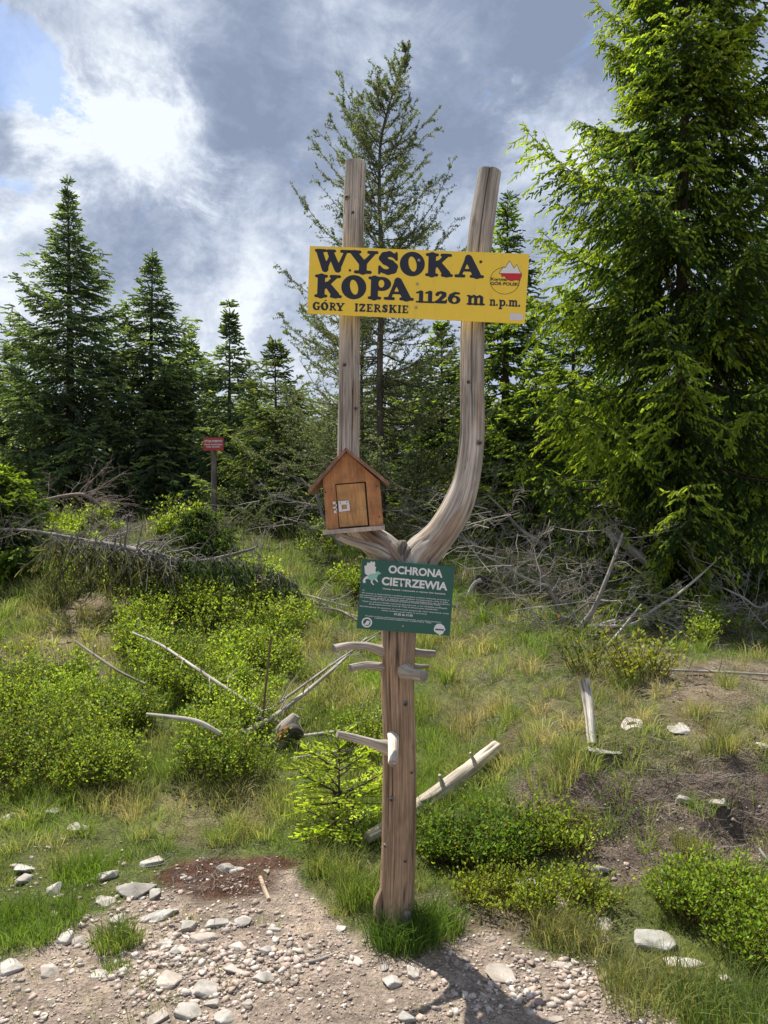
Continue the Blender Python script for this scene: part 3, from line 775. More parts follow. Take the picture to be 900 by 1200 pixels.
for s_ in ((193, 440, .0045, 'dark'), (453, 402, .006, 'steel'), (447, 491, .0055, 'steel'), (443, 580, .0055, 'steel'), (686, 408, .0055, 'dark')):
    a, b = z1(s_[0], s_[1]); screw(yel, yc, a, b, SY, s_[2], M[s_[3]], .0035)

# green notice
GYp = 2.80
gs, gc = board('notice_sign', [(424.3, 654.8), (533, 664), (527, 745.2), (417.8, 736.5)], GYp, .004, M['green'],
               'dark green notice board with white lettering screwed below the fork', 'sign')
rl = math.radians(-5.0)
z3 = lambda a, b: (415 + a / 7.5, 650 + b / 7.5)
def gtext(body, x, y, w, h, bold=0.0, off=.0008, mt='white'):
    a, b = z3(x, y); return text_mesh('lettering', body, M[mt], gs, gc, a, b, w / 7.5, GYp, h / 7.5, rl, off, bold)
gtext('OCHRONA', 300, 158, 478, 68, .035)
gtext('CIETRZEWIA', 240, 262, 580, 70, .035)
gtext('Ostoja głuszca i cietrzewia w rejonie Gór Izerskich', 248, 303, 556, 13, .02)
lines = [('W trosce o zachowanie rzadkich gatunków ptaków leśnych prosimy o', 66, 338, 772), ('poruszanie się tylko po wyznaczonych szlakach turystycznych, cisza w lesie', 52, 356, 775), ('nie płoszymy ptaków w okresie toków oraz wysiadywania jaj i wodzenia', 52, 374, 790),
         ('młodych. Psy prowadzimy zawsze na krótkiej smyczy przy nodze', 140, 394, 620), ('Ptaki te są pod ścisłą ochroną gatunkową, a ich siedliska podlegają', 75, 412, 745), ('Zimą wypłoszone ptaki tracą siły i stają się łatwym łupem drapieżników', 130, 436, 610),
         ('Dziękujemy za pomoc w ochronie przyrody Gór Izerskich oraz', 50, 455, 785), ('zakaz wstępu poza szlak w terminie', 240, 492, 400)]
for t_, x_, y_, w_ in lines: gtext(t_, x_, y_, w_, 10.5, .012)
gtext('01.02 do 31.05', 350, 530, 165, 19, .03)
gtext('Projekt ochrony cietrzewia współfinansowany ze środków funduszu', 100, 540, 665, 10, .012)
gtext('realizowany przez nadleśnictwo w latach 2016 - 2020', 180, 560, 500, 10, .012)
def gpoly(name, polys, mt, off=.0009): flat(name, [[z3(a, b) for a, b in q] for q in polys], M[mt], gs, gc, off, GYp)
gpoly('emblem_wing', [[(95, 165), (90, 100), (112, 92), (115, 68), (140, 72), (148, 55), (162, 66), (178, 58), (186, 80), (180, 100), (194, 110), (186, 140), (196, 155), (178, 168), (150, 172), (120, 185)]], 'white')
gpoly('emblem_body', [[(120, 183), (150, 168), (182, 165), (200, 150), (212, 142), (222, 155), (238, 160), (228, 172), (212, 176), (200, 205), (178, 222), (150, 225), (125, 215)]], 'mint', .0012)
gpoly('emblem_tail', [[(125, 190), (105, 190), (88, 205), (76, 225), (78, 245), (95, 250), (104, 238), (96, 225), (110, 212), (130, 214)]], 'white', .0011)
gpoly('emblem_leg', [[(150, 222), (165, 226), (158, 240), (176, 262), (168, 268), (145, 242)]], 'white', .0010)
gpoly('emblem_leg', [[(182, 218), (196, 208), (204, 224), (212, 240), (202, 242), (190, 228)]], 'white', .0010)
def disc(cx, cy, rx, ry, k=36, r0=0.0):
    o = []
    for i in range(k):
        a0, a1 = i / k * 2 * math.pi, (i + 1) / k * 2 * math.pi
        o.append([(cx + rx * r * math.cos(t), cy + ry * r * math.sin(t)) for r, t in ((1, a0), (1, a1), (r0, a1), (r0, a0))][:4 if r0 else 3] + ([] if r0 else []))
    return o
gpoly('logo_ring', disc(112, 595, 46, 44, 36, .72), 'white')
gpoly('logo_bird', [[(84, 612), (100, 600), (112, 578), (128, 580), (140, 590), (132, 600), (126, 616), (100, 618)]], 'white', .0010)
gpoly('logo_shield', [[(700, 650), (712, 622), (735, 606), (765, 608), (790, 628), (803, 660), (788, 675), (780, 695), (752, 706), (728, 690), (702, 672)]], 'white')
gpoly('logo_band', [[(714, 650), (790, 655), (788, 668), (712, 663)]], 'green', .0013)
for a, b in ((82, 312), (428, 628)):
    q = z3(a, b); screw(gs, gc, q[0], q[1], GYp, .0042, M['steel'], .003)

# ------------------------------------------------------------------ little wooden house on the fork
BY = 2.70; k = BY / F
hq = P(416, 619, BY)
house = empty('wooden_box_house', hq, 'small orange wooden box shaped like a gabled house beside the fork', 'box')
roll = math.radians(-4.6)     # leans anticlockwise as seen
house.rotation_euler = (0, roll, 0)
D = .17
def hb(name, mt, fn, bevel=.0008):
    bm = bmesh.new(); fn(bm); return bm_obj(name, bm, mt, house, bevel=bevel)
S = lambda L: [(a * k, b * k) for a, b in L]
def front(bm):
    t = .012
    prism_bm(bm, S([(-33.5, 0), (-19, 0), (-19, 54), (-33.5, 49.5)][:0] or [(-33.5, 1), (-19.2, 1), (-19.2, 54), (-33.2, 54)]), 0, t)
hb('front_board', M['boxwood'], lambda bm: prism_bm(bm, S([(-33.5, 1), (-19, 1), (-19, 53.6), (17.2, 53.6), (17.2, 1), (33.5, 1), (33, 52.5), (-1.5, 88.5), (-4, 88.5), (-33, 60)]), 0, .012), 0)
hb('side_board', M['boxwood'], lambda bm: box_bm(bm, -33.3 * k, -29.5 * k, .0125, D, 1 * k, 55 * k))
hb('side_board', M['boxwood'], lambda bm: box_bm(bm, 29.5 * k, 33.3 * k, .0125, D, 1 * k, 52 * k))
hb('back_board', M['boxwood'], lambda bm: prism_bm(bm, S([(-33.3, 1), (33.3, 1), (33, 52.5), (-2.5, 88.3), (-33, 60)]), D + .0005, D + .012), 0)
hb('floor_board', M['paleedge'], lambda bm: box_bm(bm, -38 * k, 35 * k, -.014, D + .014, -4.5 * k, .6 * k))
hb('roof_board', M['roofwood'], lambda bm: prism_bm(bm, S([(-3, 94.5), (-51, 48.5), (-50, 44.2), (-3, 89.8)]), -.03, D + .03))
hb('roof_board', M['roofwood'], lambda bm: prism_bm(bm, S([(-2.6, 94.5), (45, 49.8), (43.6, 45.6), (-2.6, 89.6)]), -.03, D + .03))
dr = hb('door', M['doorwood'], lambda bm: box_bm(bm, -18.0 * k, 15.2 * k, .001, .010, 2.4 * k, 52.2 * k), .0012)
hb('door_gap_shade', M['dark'], lambda bm: box_bm(bm, -22 * k, 20 * k, .0135, .016, 1 * k, 56 * k), 0)  # dark sheet behind the door, paints the shade seen in its gaps
def latch_plate(bm):
    for b in ((-17, -4.5, 28.5, 33), (-17, -13.5, 20.5, 28.4), (-7.5, -4, 21, 28.4), (-13.4, -7.6, 20.8, 23.5)):
        box_bm(bm, b[0] * k, b[1] * k, -.0035, -.0016, b[2] * k, b[3] * k)
la = hb('latch', M['latch'], latch_plate, .0003)
def latch2(bm):
    for b in ((-23.5, -19.2, 30, 33), (-23.5, -19.2, 25, 27), (-23.0, -19.4, 19.5, 22.5), (-20.2, -19.2, 20, 32.8)):
        box_bm(bm, b[0] * k, b[1] * k, -.0035, -.0001, b[2] * k, b[3] * k)
hb('latch_keeper', M['latch'], latch2, .0003)
for a, b, r in ((-14.6, 31, .0022), (-7.0, 31, .0022)):
    bm = bmesh.new(); bmesh.ops.create_cone(bm, segments=14, radius1=r, radius2=r * .7, depth=.001, cap_ends=True, matrix=Matrix.Translation((a * k, -.0042, b * k)) @ Matrix.Rotation(math.radians(90), 4, 'X'))
    bm_obj('screw', bm, M['dark'], la)
for a, b in ((-31, 45), (29.5, 47), (29.8, 11)):
    bm = bmesh.new(); bmesh.ops.create_cone(bm, segments=14, radius1=.0032, radius2=.0025, depth=.002, cap_ends=True, matrix=Matrix.Translation((a * k, -.0008, b * k)) @ Matrix.Rotation(math.radians(90), 4, 'X'))
    bm_obj('screw', bm, M['dark'], house)

# ------------------------------------------------------------------ small red sign on its pole
RYd = 11.6
rp = P(250, 598, RYd); rz = float(H(rp.x, rp.y))
rs = empty('red_sign', (rp.x, rp.y, rz), 'small red warning board with white text on a thin wooden pole among the spruces', 'sign')
m = MB(); t0_, b0_ = P(250, 515, RYd), P(251, 600, RYd)
tube(m, [(b0_.x, RYd, min(b0_.z, rz) - .15, .05), (b0_.x, RYd, (t0_.z + b0_.z) / 2, .045), (t0_.x, RYd, t0_.z, .042)], 14, 30, (.22, .19, .16), cracks=.004, seed=3, lump=.06)
m.build('pole', M['post'], rs, smooth=True)
bm = bmesh.new(); q0, q1 = P(238.3, 528, RYd - .06), P(262, 513, RYd - .06)
box_bm(bm, q0.x - rp.x, q1.x - rp.x, -.06 - .004, -.056 + .004, q0.z - rz, q1.z - rz); bm_obj('panel', bm, M['red'], rs, bevel=.002)
rc = Vector((rp.x, rp.y, rz))
def rtext(b, x, y, w, h): text_mesh('lettering', b, M['white'], rs, rc, x, y, w, RYd - .06, h, 0, .068, .03)
rtext('OSTOJA ZWIERZYNY', 239.4, 518.2, 21.4, 2.6); rtext('ZAKAZ WCHODZENIA', 239.4, 521.8, 21.4, 1.7); rtext('POZA SZLAKIEM', 242, 524.4, 16, 1.5)

# ------------------------------------------------------------------ spruce, larch and other trees
OLD = np.array([.030, .062, .018]); NEW = np.array([.135, .205, .030])
def spruce(px_, Y, top_row, R, seed, label, group=None, name='spruce_tree', old=OLD, new=NEW, newp=.45, sp=.10, shoot=.075, shw=.020, whorl=.30, nb=6,
           power=.8, first=.04, droop=.3, sspace=.04, trunk_r=None, x=None, extra=None, tops=0.55, skip=0.0, cross=2, Hh=None, wid=1.0, hang=.35, tipz=.28, tw=True, inter=.8, blunt=True, seclen=1.0):
    r = np.random.default_rng(seed)
    x = (px_ - 450) / F * Y if x is None else x
    z0 = float(H(x, Y)); topz = CAMZ + (600 - top_row) / F * Y
    Ht = Hh or (topz - z0)
    root = empty(name, (x, Y, z0), label, 'tree', group)
    tr = trunk_r or Ht * .013
    m = MB(); lean = r.uniform(-.02, .02, 2)
    ax = lambda z: np.array([x + lean[0] * z, Y + lean[1] * z, z0 + z])
    tube(m, [(*ax(-.2), tr * 1.25), (*ax(Ht * .3), tr), (*ax(Ht * .6), tr * .62), (*ax(Ht * .85), tr * .28), (*ax(Ht), tr * .06)], 9, 24, (.085, .065, .05), rough=tr * .05, lump=.05, seed=seed)
    m.build('trunk', M['bark'], root, smooth=True)
    bw = MB(); cr = MB()
    A = []; Dd = []; Ls = []; So = []; Sd = []; Ax = []
    zs = []; z = first * Ht
    while z < Ht * .985:
        t = z / Ht
        for b in range(int(nb * (1 - .35 * t) + r.uniform(0, 1.5))): zs.append(z + r.uniform(-.06, .06))
        if r.random() < inter: zs += [z + whorl * r.uniform(.2, .8)] * r.integers(1, 4)
        z += whorl * (1 - .45 * t) * r.uniform(.8, 1.2)
    K = 9
    az0 = 0
    for z in zs:
        if r.random() < skip: continue
        t = min(z / Ht, .995); az0 += 2.4 + r.uniform(-.5, .5); az = az0
        L = R * (1 - t) ** power * min((1 - t) / tipz, 1) ** .6 * r.uniform(.62, 1.15) + .06 * min(1, R)
        if t < .18: L *= .75 + t * 1.4
        if extra: L *= extra(t, az)
        e0 = math.radians(np.interp(t, [0, .4, .8, 1], [-12, 2, 28, 62])) + r.uniform(-.12, .12)
        s = np.linspace(0, 1, K)
        hd = np.array([math.cos(az), math.sin(az)])
        rad = s * L * math.cos(e0); zz = s * L * math.sin(e0) - droop * L * np.sin(s * math.pi * .75) * (1 - t) * .8 + .24 * L * s ** 3 * (1 - .3 * t)
        wob = r.normal(0, .02 * L, (K, 2)).cumsum(0) * .5
        c = ax(z); pts = np.stack([c[0] + rad * hd[0] + wob[:, 0], c[1] + rad * hd[1] + wob[:, 1], c[2] + zz], 1)
        rr = (.006 + .009 * L) * (1 - s * .85)
        segs(bw, pts[:-1], pts[1:], rr[:-1], rr[1:], (.10, .075, .055))
        ns = max(int(L * .92 / sp), 2)
        sv = np.clip(.10 + .90 * (np.arange(ns) + r.uniform(0, 1, ns)) / ns, 0, 1)
        for sg in (-1, 1):
            P0 = np.stack([np.interp(sv, s, pts[:, q]) for q in range(3)], 1)
            dpt = norm(np.gradient(pts, axis=0)); T = norm(np.stack([np.interp(sv, s, dpt[:, q]) for q in range(3)], 1))
            side = norm(np.cross(T, UP)) * sg
            sl = np.clip((.46 * L * (1 - sv) + .10 + .08 * L) * seclen, .06, .60) * r.uniform(.6, 1.2, ns)
            dd = norm(T * r.uniform(.45, .8, (ns, 1)) + side * r.uniform(.5, .95, (ns, 1)) - UP * (hang * r.uniform(.1, 1.9, (ns, 1))) * (1 - t * .6))
            A.append(P0); Dd.append(dd); Ls.append(sl); So.append(sv)
        # the leading shoot
        A.append(pts[-3:-2]); Dd.append(norm(pts[-1:] - pts[-3:-2])); Ls.append(np.array([.25 * L * .6 + .06])); So.append(np.array([1.0]))
    nsx = max(int(.5 / .06), 4)   # leader at the top
    ct = np.stack([ax(Ht * v) for v in np.linspace(.93, 1.0, nsx)]); 
    A.append(ct); Dd.append(norm(np.stack([r.normal(0, .5, nsx), r.normal(0, .5, nsx), np.full(nsx, .9)], 1))); Ls.append(np.full(nsx, shoot * 1.2)); So.append(np.full(nsx, .5))
    A = np.concatenate(A); Dd = np.concatenate(Dd); Ls = np.concatenate(Ls); So = np.concatenate(So)
    if tw: segs(bw, A, A + Dd * Ls[:, None] - UP * (Ls * .08)[:, None], .003, .0012, (.09, .075, .05))
    cnt = np.maximum((Ls / sspace).astype(int), 1) + 1
    idx = np.repeat(np.arange(len(A)), cnt)
    st = np.concatenate([[0], np.cumsum(cnt)[:-1]]); kk = np.arange(len(idx)) - st[idx]
    tt = (kk + r.uniform(0, .9, len(idx))) / cnt[idx]
    last = kk == cnt[idx] - 1
    D_ = Dd[idx]; P_ = A[idx] + D_ * (tt * Ls[idx])[:, None] - UP * (.22 * tt ** 2 * Ls[idx])[:, None]
    s2 = norm(np.cross(D_, UP)) * np.where(kk % 2 == 0, 1, -1)[:, None]
    sd = norm(D_ * .75 + s2 * np.where(last, .08, r.uniform(.3, .8, len(idx)))[:, None] - UP * (hang * r.uniform(-.1, 2.2, (len(idx), 1))))
    sl = shoot * r.uniform(.6, 1.35, len(idx)) * (1 - .25 * tt)
    bf = np.repeat(.35 + 1.4 * sstep(.35, .65, vnoise(A[:, 0] * 2.2, A[:, 1] * 2.2, A[:, 2] * 2.6, seed=seed)), cnt)
    isn = (r.random(len(idx)) < bf * newp * (.08 + 1.05 * np.clip(So[idx] * .75 + tt * .45, 0, 1.1) ** 2)).astype(float)[:, None]
    isn = isn * r.uniform(.45, 1.0, (len(idx), 1))
    col = (old * (1 - isn) + new * isn) * r.uniform(.7, 1.3, (len(idx), 1))
    W1 = norm(np.cross(sd, UP + r.normal(0, .35, sd.shape))); W2 = np.cross(sd, W1)
    wv = shw * wid * r.uniform(.75, 1.25, len(idx))
    fn = strips if blunt else diamonds
    fn(cr, P_, sd, sl, W1, wv, col)
    if cross > 1: fn(cr, P_, sd, sl, W2, wv, col)
    if cross > 2:
        diamonds(cr, P_ + sd * (sl * .12)[:, None], norm(sd + W1 * .45), sl * .7, W2, wv * .5, col * 1.05, .5)
        diamonds(cr, P_ + sd * (sl * .12)[:, None], norm(sd - W1 * .45), sl * .7, W2, wv * .5, col * 1.05, .5)
    bw.build('branches', M['bark'], root); cr.build('crown', M['needle'], root)
    return root, len(idx)

def larch(px_, Y, top, R, seed, label, bend=(0, 0), dens=1.0, name='larch_tree', col0=(.17, .21, .10), first=.12):
    r = np.random.default_rng(seed); x = (px_ - 450) / F * Y; z0 = float(H(x, Y)); Ht = CAMZ + (600 - top) / F * Y - z0
    root = empty(name, (x, Y, z0), label, 'tree')
    ax = lambda z: np.array([x + bend[0] * max(z / Ht - .78, 0) ** 1.5 * 10 + .02 * math.sin(z * 2), Y + .03 * math.sin(z * 1.3), z0 + z])
    m = MB(); tr = Ht * .0075
    tube(m, [(*ax(Ht * v), tr * (1.05 - v) ** .9 * 1.1 + .003) for v in (-.02, .1, .25, .4, .55, .7, .8, .87, .93, .97, 1.0)], 9, 50, (.14, .115, .10), rough=tr * .06, lump=.06, seed=seed)
    m.build('trunk', M['bark'], root, smooth=True)
    bw, cr = MB(), MB(); tips = []; tdir = []
    z = first * Ht
    while z < Ht * .99:
        t = z / Ht; n_ = r.integers(2, 4) if t < .9 else 2
        for _ in range(n_):
            az = r.uniform(0, 2 * math.pi); L = R * (1 - t) ** .66 * min((1 - t) / .22, 1) ** .7 * r.uniform(.4, 1.15) + .08
            e0 = math.radians(np.interp(t, [0, .3, .8, 1], [0, 12, 35, 60])) + r.uniform(-.2, .2)
            K = 9; s = np.linspace(0, 1, K); hd = np.array([math.cos(az), math.sin(az)]); c = ax(z + r.uniform(-.05, .05))
            sag = -.22 * L * np.sin(s * math.pi * .8) * (1 - t) + .14 * L * s ** 2.5
            pts = np.stack([c[0] + s * L * math.cos(e0) * hd[0], c[1] + s * L * math.cos(e0) * hd[1], c[2] + s * L * math.sin(e0) + sag], 1) + r.normal(0, .014 * L, (K, 3)).cumsum(0) * np.linspace(0, 1, K)[:, None]
            rr = (.004 + .006 * L) * (1 - .85 * s); segs(bw, pts[:-1], pts[1:], rr[:-1], rr[1:], (.17, .14, .12))
            ns = max(int(L / .075 * dens), 3); sv = r.uniform(.12, 1, ns)
            P0 = np.stack([np.interp(sv, s, pts[:, q]) for q in range(3)], 1); T = norm(np.gradient(pts, axis=0)); T = norm(np.stack([np.interp(sv, s, T[:, q]) for q in range(3)], 1))
            side = norm(np.cross(T, UP)) * np.where(r.random(ns) < .5, 1, -1)[:, None]
            dd = norm(T * .7 + side * r.uniform(.3, .9, (ns, 1)) + UP * r.uniform(-.6, .3, (ns, 1))); sl = (.30 * L * (1 - sv) + .10) * r.uniform(.5, 1.2, ns)
            k1 = P0 + dd * (sl * .55)[:, None]; dd2 = norm(dd + UP * r.uniform(-.25, .45, (ns, 1)) + r.normal(0, .15, (ns, 3))); k2 = k1 + dd2 * (sl * .5)[:, None]
            segs(bw, P0, k1, .0030, .0022, (.17, .14, .12)); segs(bw, k1, k2, .0022, .0012, (.17, .14, .12))
            for (a_, b_) in ((P0, k1), (k1, k2), (pts[2:-1], pts[3:])):
                nn = 7 if a_ is not pts[2:-1] else 8
                f = r.uniform(0, 1, (len(a_), nn, 1)); tips.append((a_[:, None] + (b_ - a_)[:, None] * f).reshape(-1, 3))
        z += .095 * r.uniform(.6, 1.4) / max(dens, .6) * (1.0 if t > .5 else 1.25)
    tp = np.concatenate(tips); nt = len(tp)
    for q in range(2):
        d = norm(r.normal(0, 1, (nt, 3)) + UP * .3); S_ = norm(np.cross(d, r.normal(0, 1, (nt, 3))))
        diamonds(cr, tp, d, r.uniform(.022, .042, nt), S_, r.uniform(.011, .019, nt), np.asarray(col0) * r.uniform(.7, 1.4, (nt, 1)), .6)
    bw.build('branches', M['bark'], root); cr.build('crown', M['larch'], root)
    return root, nt

tot = 0
def big_extra(t, az):
    left = max(0.0, -math.cos(az))     # long arms on the open flank
    return 1.0 + (.30 * left if .34 < t < .47 else 0) - (.15 * left if .24 < t < .31 else 0)
BN = np.array([.44, .56, .065])
spruce(792, 8.6, -330, 2.15, 101, 'tall near spruce with bright fresh shoots, filling the frame beside the yellow sign', newp=.85, sp=.062, shoot=.072, shw=.025, whorl=.40, nb=8, inter=.75,
       sspace=.0265, droop=.36, extra=big_extra, new=BN, old=np.array([.068, .130, .036]), power=.88, trunk_r=.065, hang=.55, seclen=1.1, tipz=.05)
spruce(985, 9.6, 10, 1.55, 102, 'dark spruce half out of frame behind the tall near spruce', newp=.35, sp=.13, shoot=.13, shw=.045, sspace=.055, seclen=1.2)
far_o = np.array([.125, .180, .115]); far_n = np.array([.33, .44, .17])  # paler, bluish needle colours stand in for haze over the far spruces
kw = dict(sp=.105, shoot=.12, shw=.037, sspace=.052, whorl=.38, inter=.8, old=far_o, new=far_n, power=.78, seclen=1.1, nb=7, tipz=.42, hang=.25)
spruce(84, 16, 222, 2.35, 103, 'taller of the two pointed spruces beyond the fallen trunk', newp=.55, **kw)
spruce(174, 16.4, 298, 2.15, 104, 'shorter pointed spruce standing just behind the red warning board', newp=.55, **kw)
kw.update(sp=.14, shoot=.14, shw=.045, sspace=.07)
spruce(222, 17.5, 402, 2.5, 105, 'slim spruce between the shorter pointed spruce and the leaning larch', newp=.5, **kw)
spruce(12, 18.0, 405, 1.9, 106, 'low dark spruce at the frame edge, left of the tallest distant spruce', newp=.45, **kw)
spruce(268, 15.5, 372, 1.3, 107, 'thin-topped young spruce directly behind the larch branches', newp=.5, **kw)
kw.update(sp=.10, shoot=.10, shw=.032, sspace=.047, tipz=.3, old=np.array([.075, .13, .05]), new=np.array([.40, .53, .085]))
spruce(590, 12.2, 232, 1.45, 108, 'narrow spruce whose tip rises behind the upper end of the thicker limb', newp=.6, **kw)
spruce(672, 12.8, 338, 1.5, 109, 'small spruce peeping out between the yellow sign and the tall near spruce', newp=.6, **kw)
spruce(625, 10.8, 415, 1.25, 110, 'bushy bright-tipped spruce low between the post and the tall near spruce', newp=.75, **kw)
spruce(520, 13.5, 385, 1.7, 111, 'dark spruce seen between the two limbs, behind the larch', newp=.5, **kw)
kw.update(old=np.array([.10, .14, .065]), new=np.array([.26, .33, .11]))
spruce(325, 12.6, 400, 1.6, 112, 'broad olive spruce at the larch foot, beside the red warning board', newp=.55, **kw)
kw.update(cross=1)
# dense row beyond: five kinds built, the rest copies of them
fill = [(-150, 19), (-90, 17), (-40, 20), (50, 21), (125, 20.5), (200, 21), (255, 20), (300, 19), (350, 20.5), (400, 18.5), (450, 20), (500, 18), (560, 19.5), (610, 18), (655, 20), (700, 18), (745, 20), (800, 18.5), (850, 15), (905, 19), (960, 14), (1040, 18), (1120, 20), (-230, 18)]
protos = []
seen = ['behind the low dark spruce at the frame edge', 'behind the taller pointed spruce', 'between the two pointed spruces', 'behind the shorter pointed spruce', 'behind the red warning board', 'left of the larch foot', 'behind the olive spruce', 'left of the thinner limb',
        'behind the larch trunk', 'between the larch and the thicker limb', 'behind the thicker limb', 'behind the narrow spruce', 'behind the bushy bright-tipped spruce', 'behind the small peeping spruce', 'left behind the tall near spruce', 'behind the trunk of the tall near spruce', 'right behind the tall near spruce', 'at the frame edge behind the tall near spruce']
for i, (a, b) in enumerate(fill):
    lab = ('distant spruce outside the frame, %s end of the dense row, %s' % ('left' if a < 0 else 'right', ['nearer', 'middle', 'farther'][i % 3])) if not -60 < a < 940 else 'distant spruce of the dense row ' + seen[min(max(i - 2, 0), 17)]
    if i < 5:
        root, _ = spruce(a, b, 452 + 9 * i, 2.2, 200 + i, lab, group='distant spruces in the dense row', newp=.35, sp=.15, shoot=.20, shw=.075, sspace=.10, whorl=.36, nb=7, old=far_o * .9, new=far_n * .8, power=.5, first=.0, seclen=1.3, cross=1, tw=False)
        protos.append(root)
    else:
        src = protos[i % 5]; o = src.copy(); COL.objects.link(o); x = (a - 450) / F * b
        o.location = (x, b, float(H(x, b))); o.rotation_euler = (0, 0, i * 1.7); o.scale = (.95 + .02 * (i % 6),) * 3; o['label'] = lab
        for ch in list(src.children):
            c = ch.copy(); COL.objects.link(c); c.parent = o
larch(446, 11.2, 48, 2.45, 301, 'tall sparse larch with a bent tip rising behind the yellow sign', bend=(.42, 0), dens=1.25)
larch(425, 11.9, 300, 2.3, 302, 'low tangled grey-green larch under the tall one, left of the thinner limb', dens=1.2, first=.02, col0=(.15, .185, .085))

# sapling spruce beside the post
sq = G(397, 974)
spruce(0, sq.y, 0, .29, 401, 'knee-high yellow-green spruce sapling left of the post', name='spruce_sapling', x=sq.x, Hh=.43, newp=1.3, sp=.05, shoot=.035, shw=.012, sspace=.020, whorl=.085, inter=.3, nb=4, tipz=.05, droop=-.15, old=np.array([.30, .40, .06]), new=np.array([.62, .74, .10]), trunk_r=.007, hang=.0, power=.5)
sq = G(18, 672)
spruce(0, sq.y, 0, .95, 402, 'bright young spruce bush at the frame edge by the fallen trunk', name='spruce_bush', x=sq.x - .15, Hh=1.25, newp=.7, sp=.06, shoot=.06, shw=.024, sspace=.03, whorl=.14, nb=8, droop=.1, new=np.array([.30, .42, .05]), old=np.array([.08, .14, .03]), trunk_r=.02)
spruce(0, sq.y + .2, 0, .75, 403, 'drooping green spruce top hanging over the fallen trunk', name='spruce_bush', x=P(228, 660, sq.y).x, Hh=.70, newp=.4, sp=.06, shoot=.06, shw=.022, sspace=.028, whorl=.10, nb=8, droop=.6, trunk_r=.02, new=np.array([.16, .25, .05]), hang=.9, old=np.array([.06,.10,.03]))

# ------------------------------------------------------------------ bilberry and other low plants
def bushes(mb, st, pts, hgt, spread, nst, nlf, leaf, c0, c1, r, stemc=(.16, .10, .05)):
    """leafy stems fanning from each point; leaf sizes follow hgt"""
    n_ = len(pts)
    if n_ == 0: return
    hgt = np.broadcast_to(np.asarray(hgt, float), (n_,)); leaf = np.broadcast_to(np.asarray(leaf, float), (n_,))
    i = np.repeat(np.arange(n_), nst)
    az = r.uniform(0, 2 * math.pi, len(i)); sp_ = spread * np.sqrt(r.uniform(0, 1, len(i)))
    d = norm(np.stack([np.cos(az) * sp_, np.sin(az) * sp_, np.ones(len(i))], 1))
    b0 = pts[i] + np.stack([np.cos(az), np.sin(az), 0 * az], 1) * (sp_ * hgt[i] * .35)[:, None]
    L = hgt[i] * r.uniform(.3, 1.0, len(i)) ** .8 * np.where(r.random(len(i)) < .12, 1.35, 1.0)
    segs(st, b0, b0 + d * L[:, None], .0016 * np.maximum(1, leaf[i] / .022), .0008 * np.maximum(1, leaf[i] / .022), stemc)
    j = np.repeat(np.arange(len(i)), nlf); u = 1 - r.uniform(0, 1, len(j)) ** 1.3 * .75
    az2 = r.uniform(0, 2 * math.pi, len(j))
    o = np.stack([np.cos(az2), np.sin(az2), r.uniform(-.1, 1.0, len(j))], 1)
    ld = norm(o + d[j] * .5); p0 = b0[j] + d[j] * (L[j] * u)[:, None] + ld * (.012 * leaf[i][j] / .022)[:, None]
    sd = norm(np.cross(ld, UP + r.normal(0, .4, ld.shape)))
    ll = leaf[i][j] * r.uniform(.5, 1.35, len(j)); k_ = r.uniform(0, 1, (len(j), 1)) * .6 + vnoise(pts[i][j, 0] * 3, pts[i][j, 1] * 3, seed=77)[:, None] * .5
    col = np.asarray(c0) * (1 - k_) + np.asarray(c1) * k_
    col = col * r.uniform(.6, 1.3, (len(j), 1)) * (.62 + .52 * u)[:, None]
    rd = r.random(len(j)); col[rd < .010] = (.30, .17, .05); col[(rd > .02) & (rd < .05)] = (.30, .25, .13)
    diamonds(mb, p0, ld, ll, sd, ll * r.uniform(.5, .68, len(j)), col, .5)
r = np.random.default_rng(5)
N = 26000
sx = r.uniform(-60, 960, N); sy = r.uniform(592, 1000, N)
bz = ell(sx, sy, BILB) * sstep(.47, .55, fbm(sx / 38, sy / 20, seed=61, oct=3) + ell(sx, sy, BILB) * .08)
path_, soil_, bank_, bare_, dry_, _ = zones(sx, sy)
keep = r.random(N) < bz * (1 - path_) * (1 - soil_) * (1 - bare_ * .95) * .30
pt = ground(sx[keep], sy[keep]); pt = pt[pt[:, 1] < 15]
cpx = r.uniform(-60, 960, 1500); cpy = r.uniform(595, 985, 1500); cb = r.random(1500) < ell(cpx, cpy, BILB) * .22
cen_ = ground(cpx[cb], cpy[cb]); crad = r.uniform(.14, .27, len(cen_)) * np.clip(cen_[:, 1] / 5.0, .8, 1.9)
dd_ = np.hypot(pt[:, None, 0] - cen_[None, :, 0], (pt[:, None, 1] - cen_[None, :, 1]) * .8) / crad[None]
dmin = dd_.min(1); kk_ = r.random(len(pt)) < sstep(1.25, .85, dmin) * .92 + .06
pt, dmin = pt[kk_], dmin[kk_]; dome = np.sqrt(np.clip(1 - (dmin / 1.25) ** 2, .05, 1))
sc_ = np.clip(pt[:, 1] / 5.0, .8, 3)
lf, stm = MB(), MB()
mound = (.35 + 1.0 * dome) * (.75 + .5 * vnoise(pt[:, 0] * 2.6, pt[:, 1] * 2.6, seed=66))
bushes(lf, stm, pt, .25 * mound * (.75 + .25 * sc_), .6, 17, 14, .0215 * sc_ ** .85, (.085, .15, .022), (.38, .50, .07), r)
print('bilberry', len(pt), lf.n // 4)
tag(lf.build('bilberry_undergrowth', M['leaf'], origin=(0, 0, 0)), 'low yellow-green bilberry carpet over the slope', 'undergrowth', kind='stuff')
tag(stm.build('bilberry_stems', M['twig'], origin=(0, 0, 0)), 'thin brown bilberry stems within the green carpet', 'undergrowth', kind='stuff')

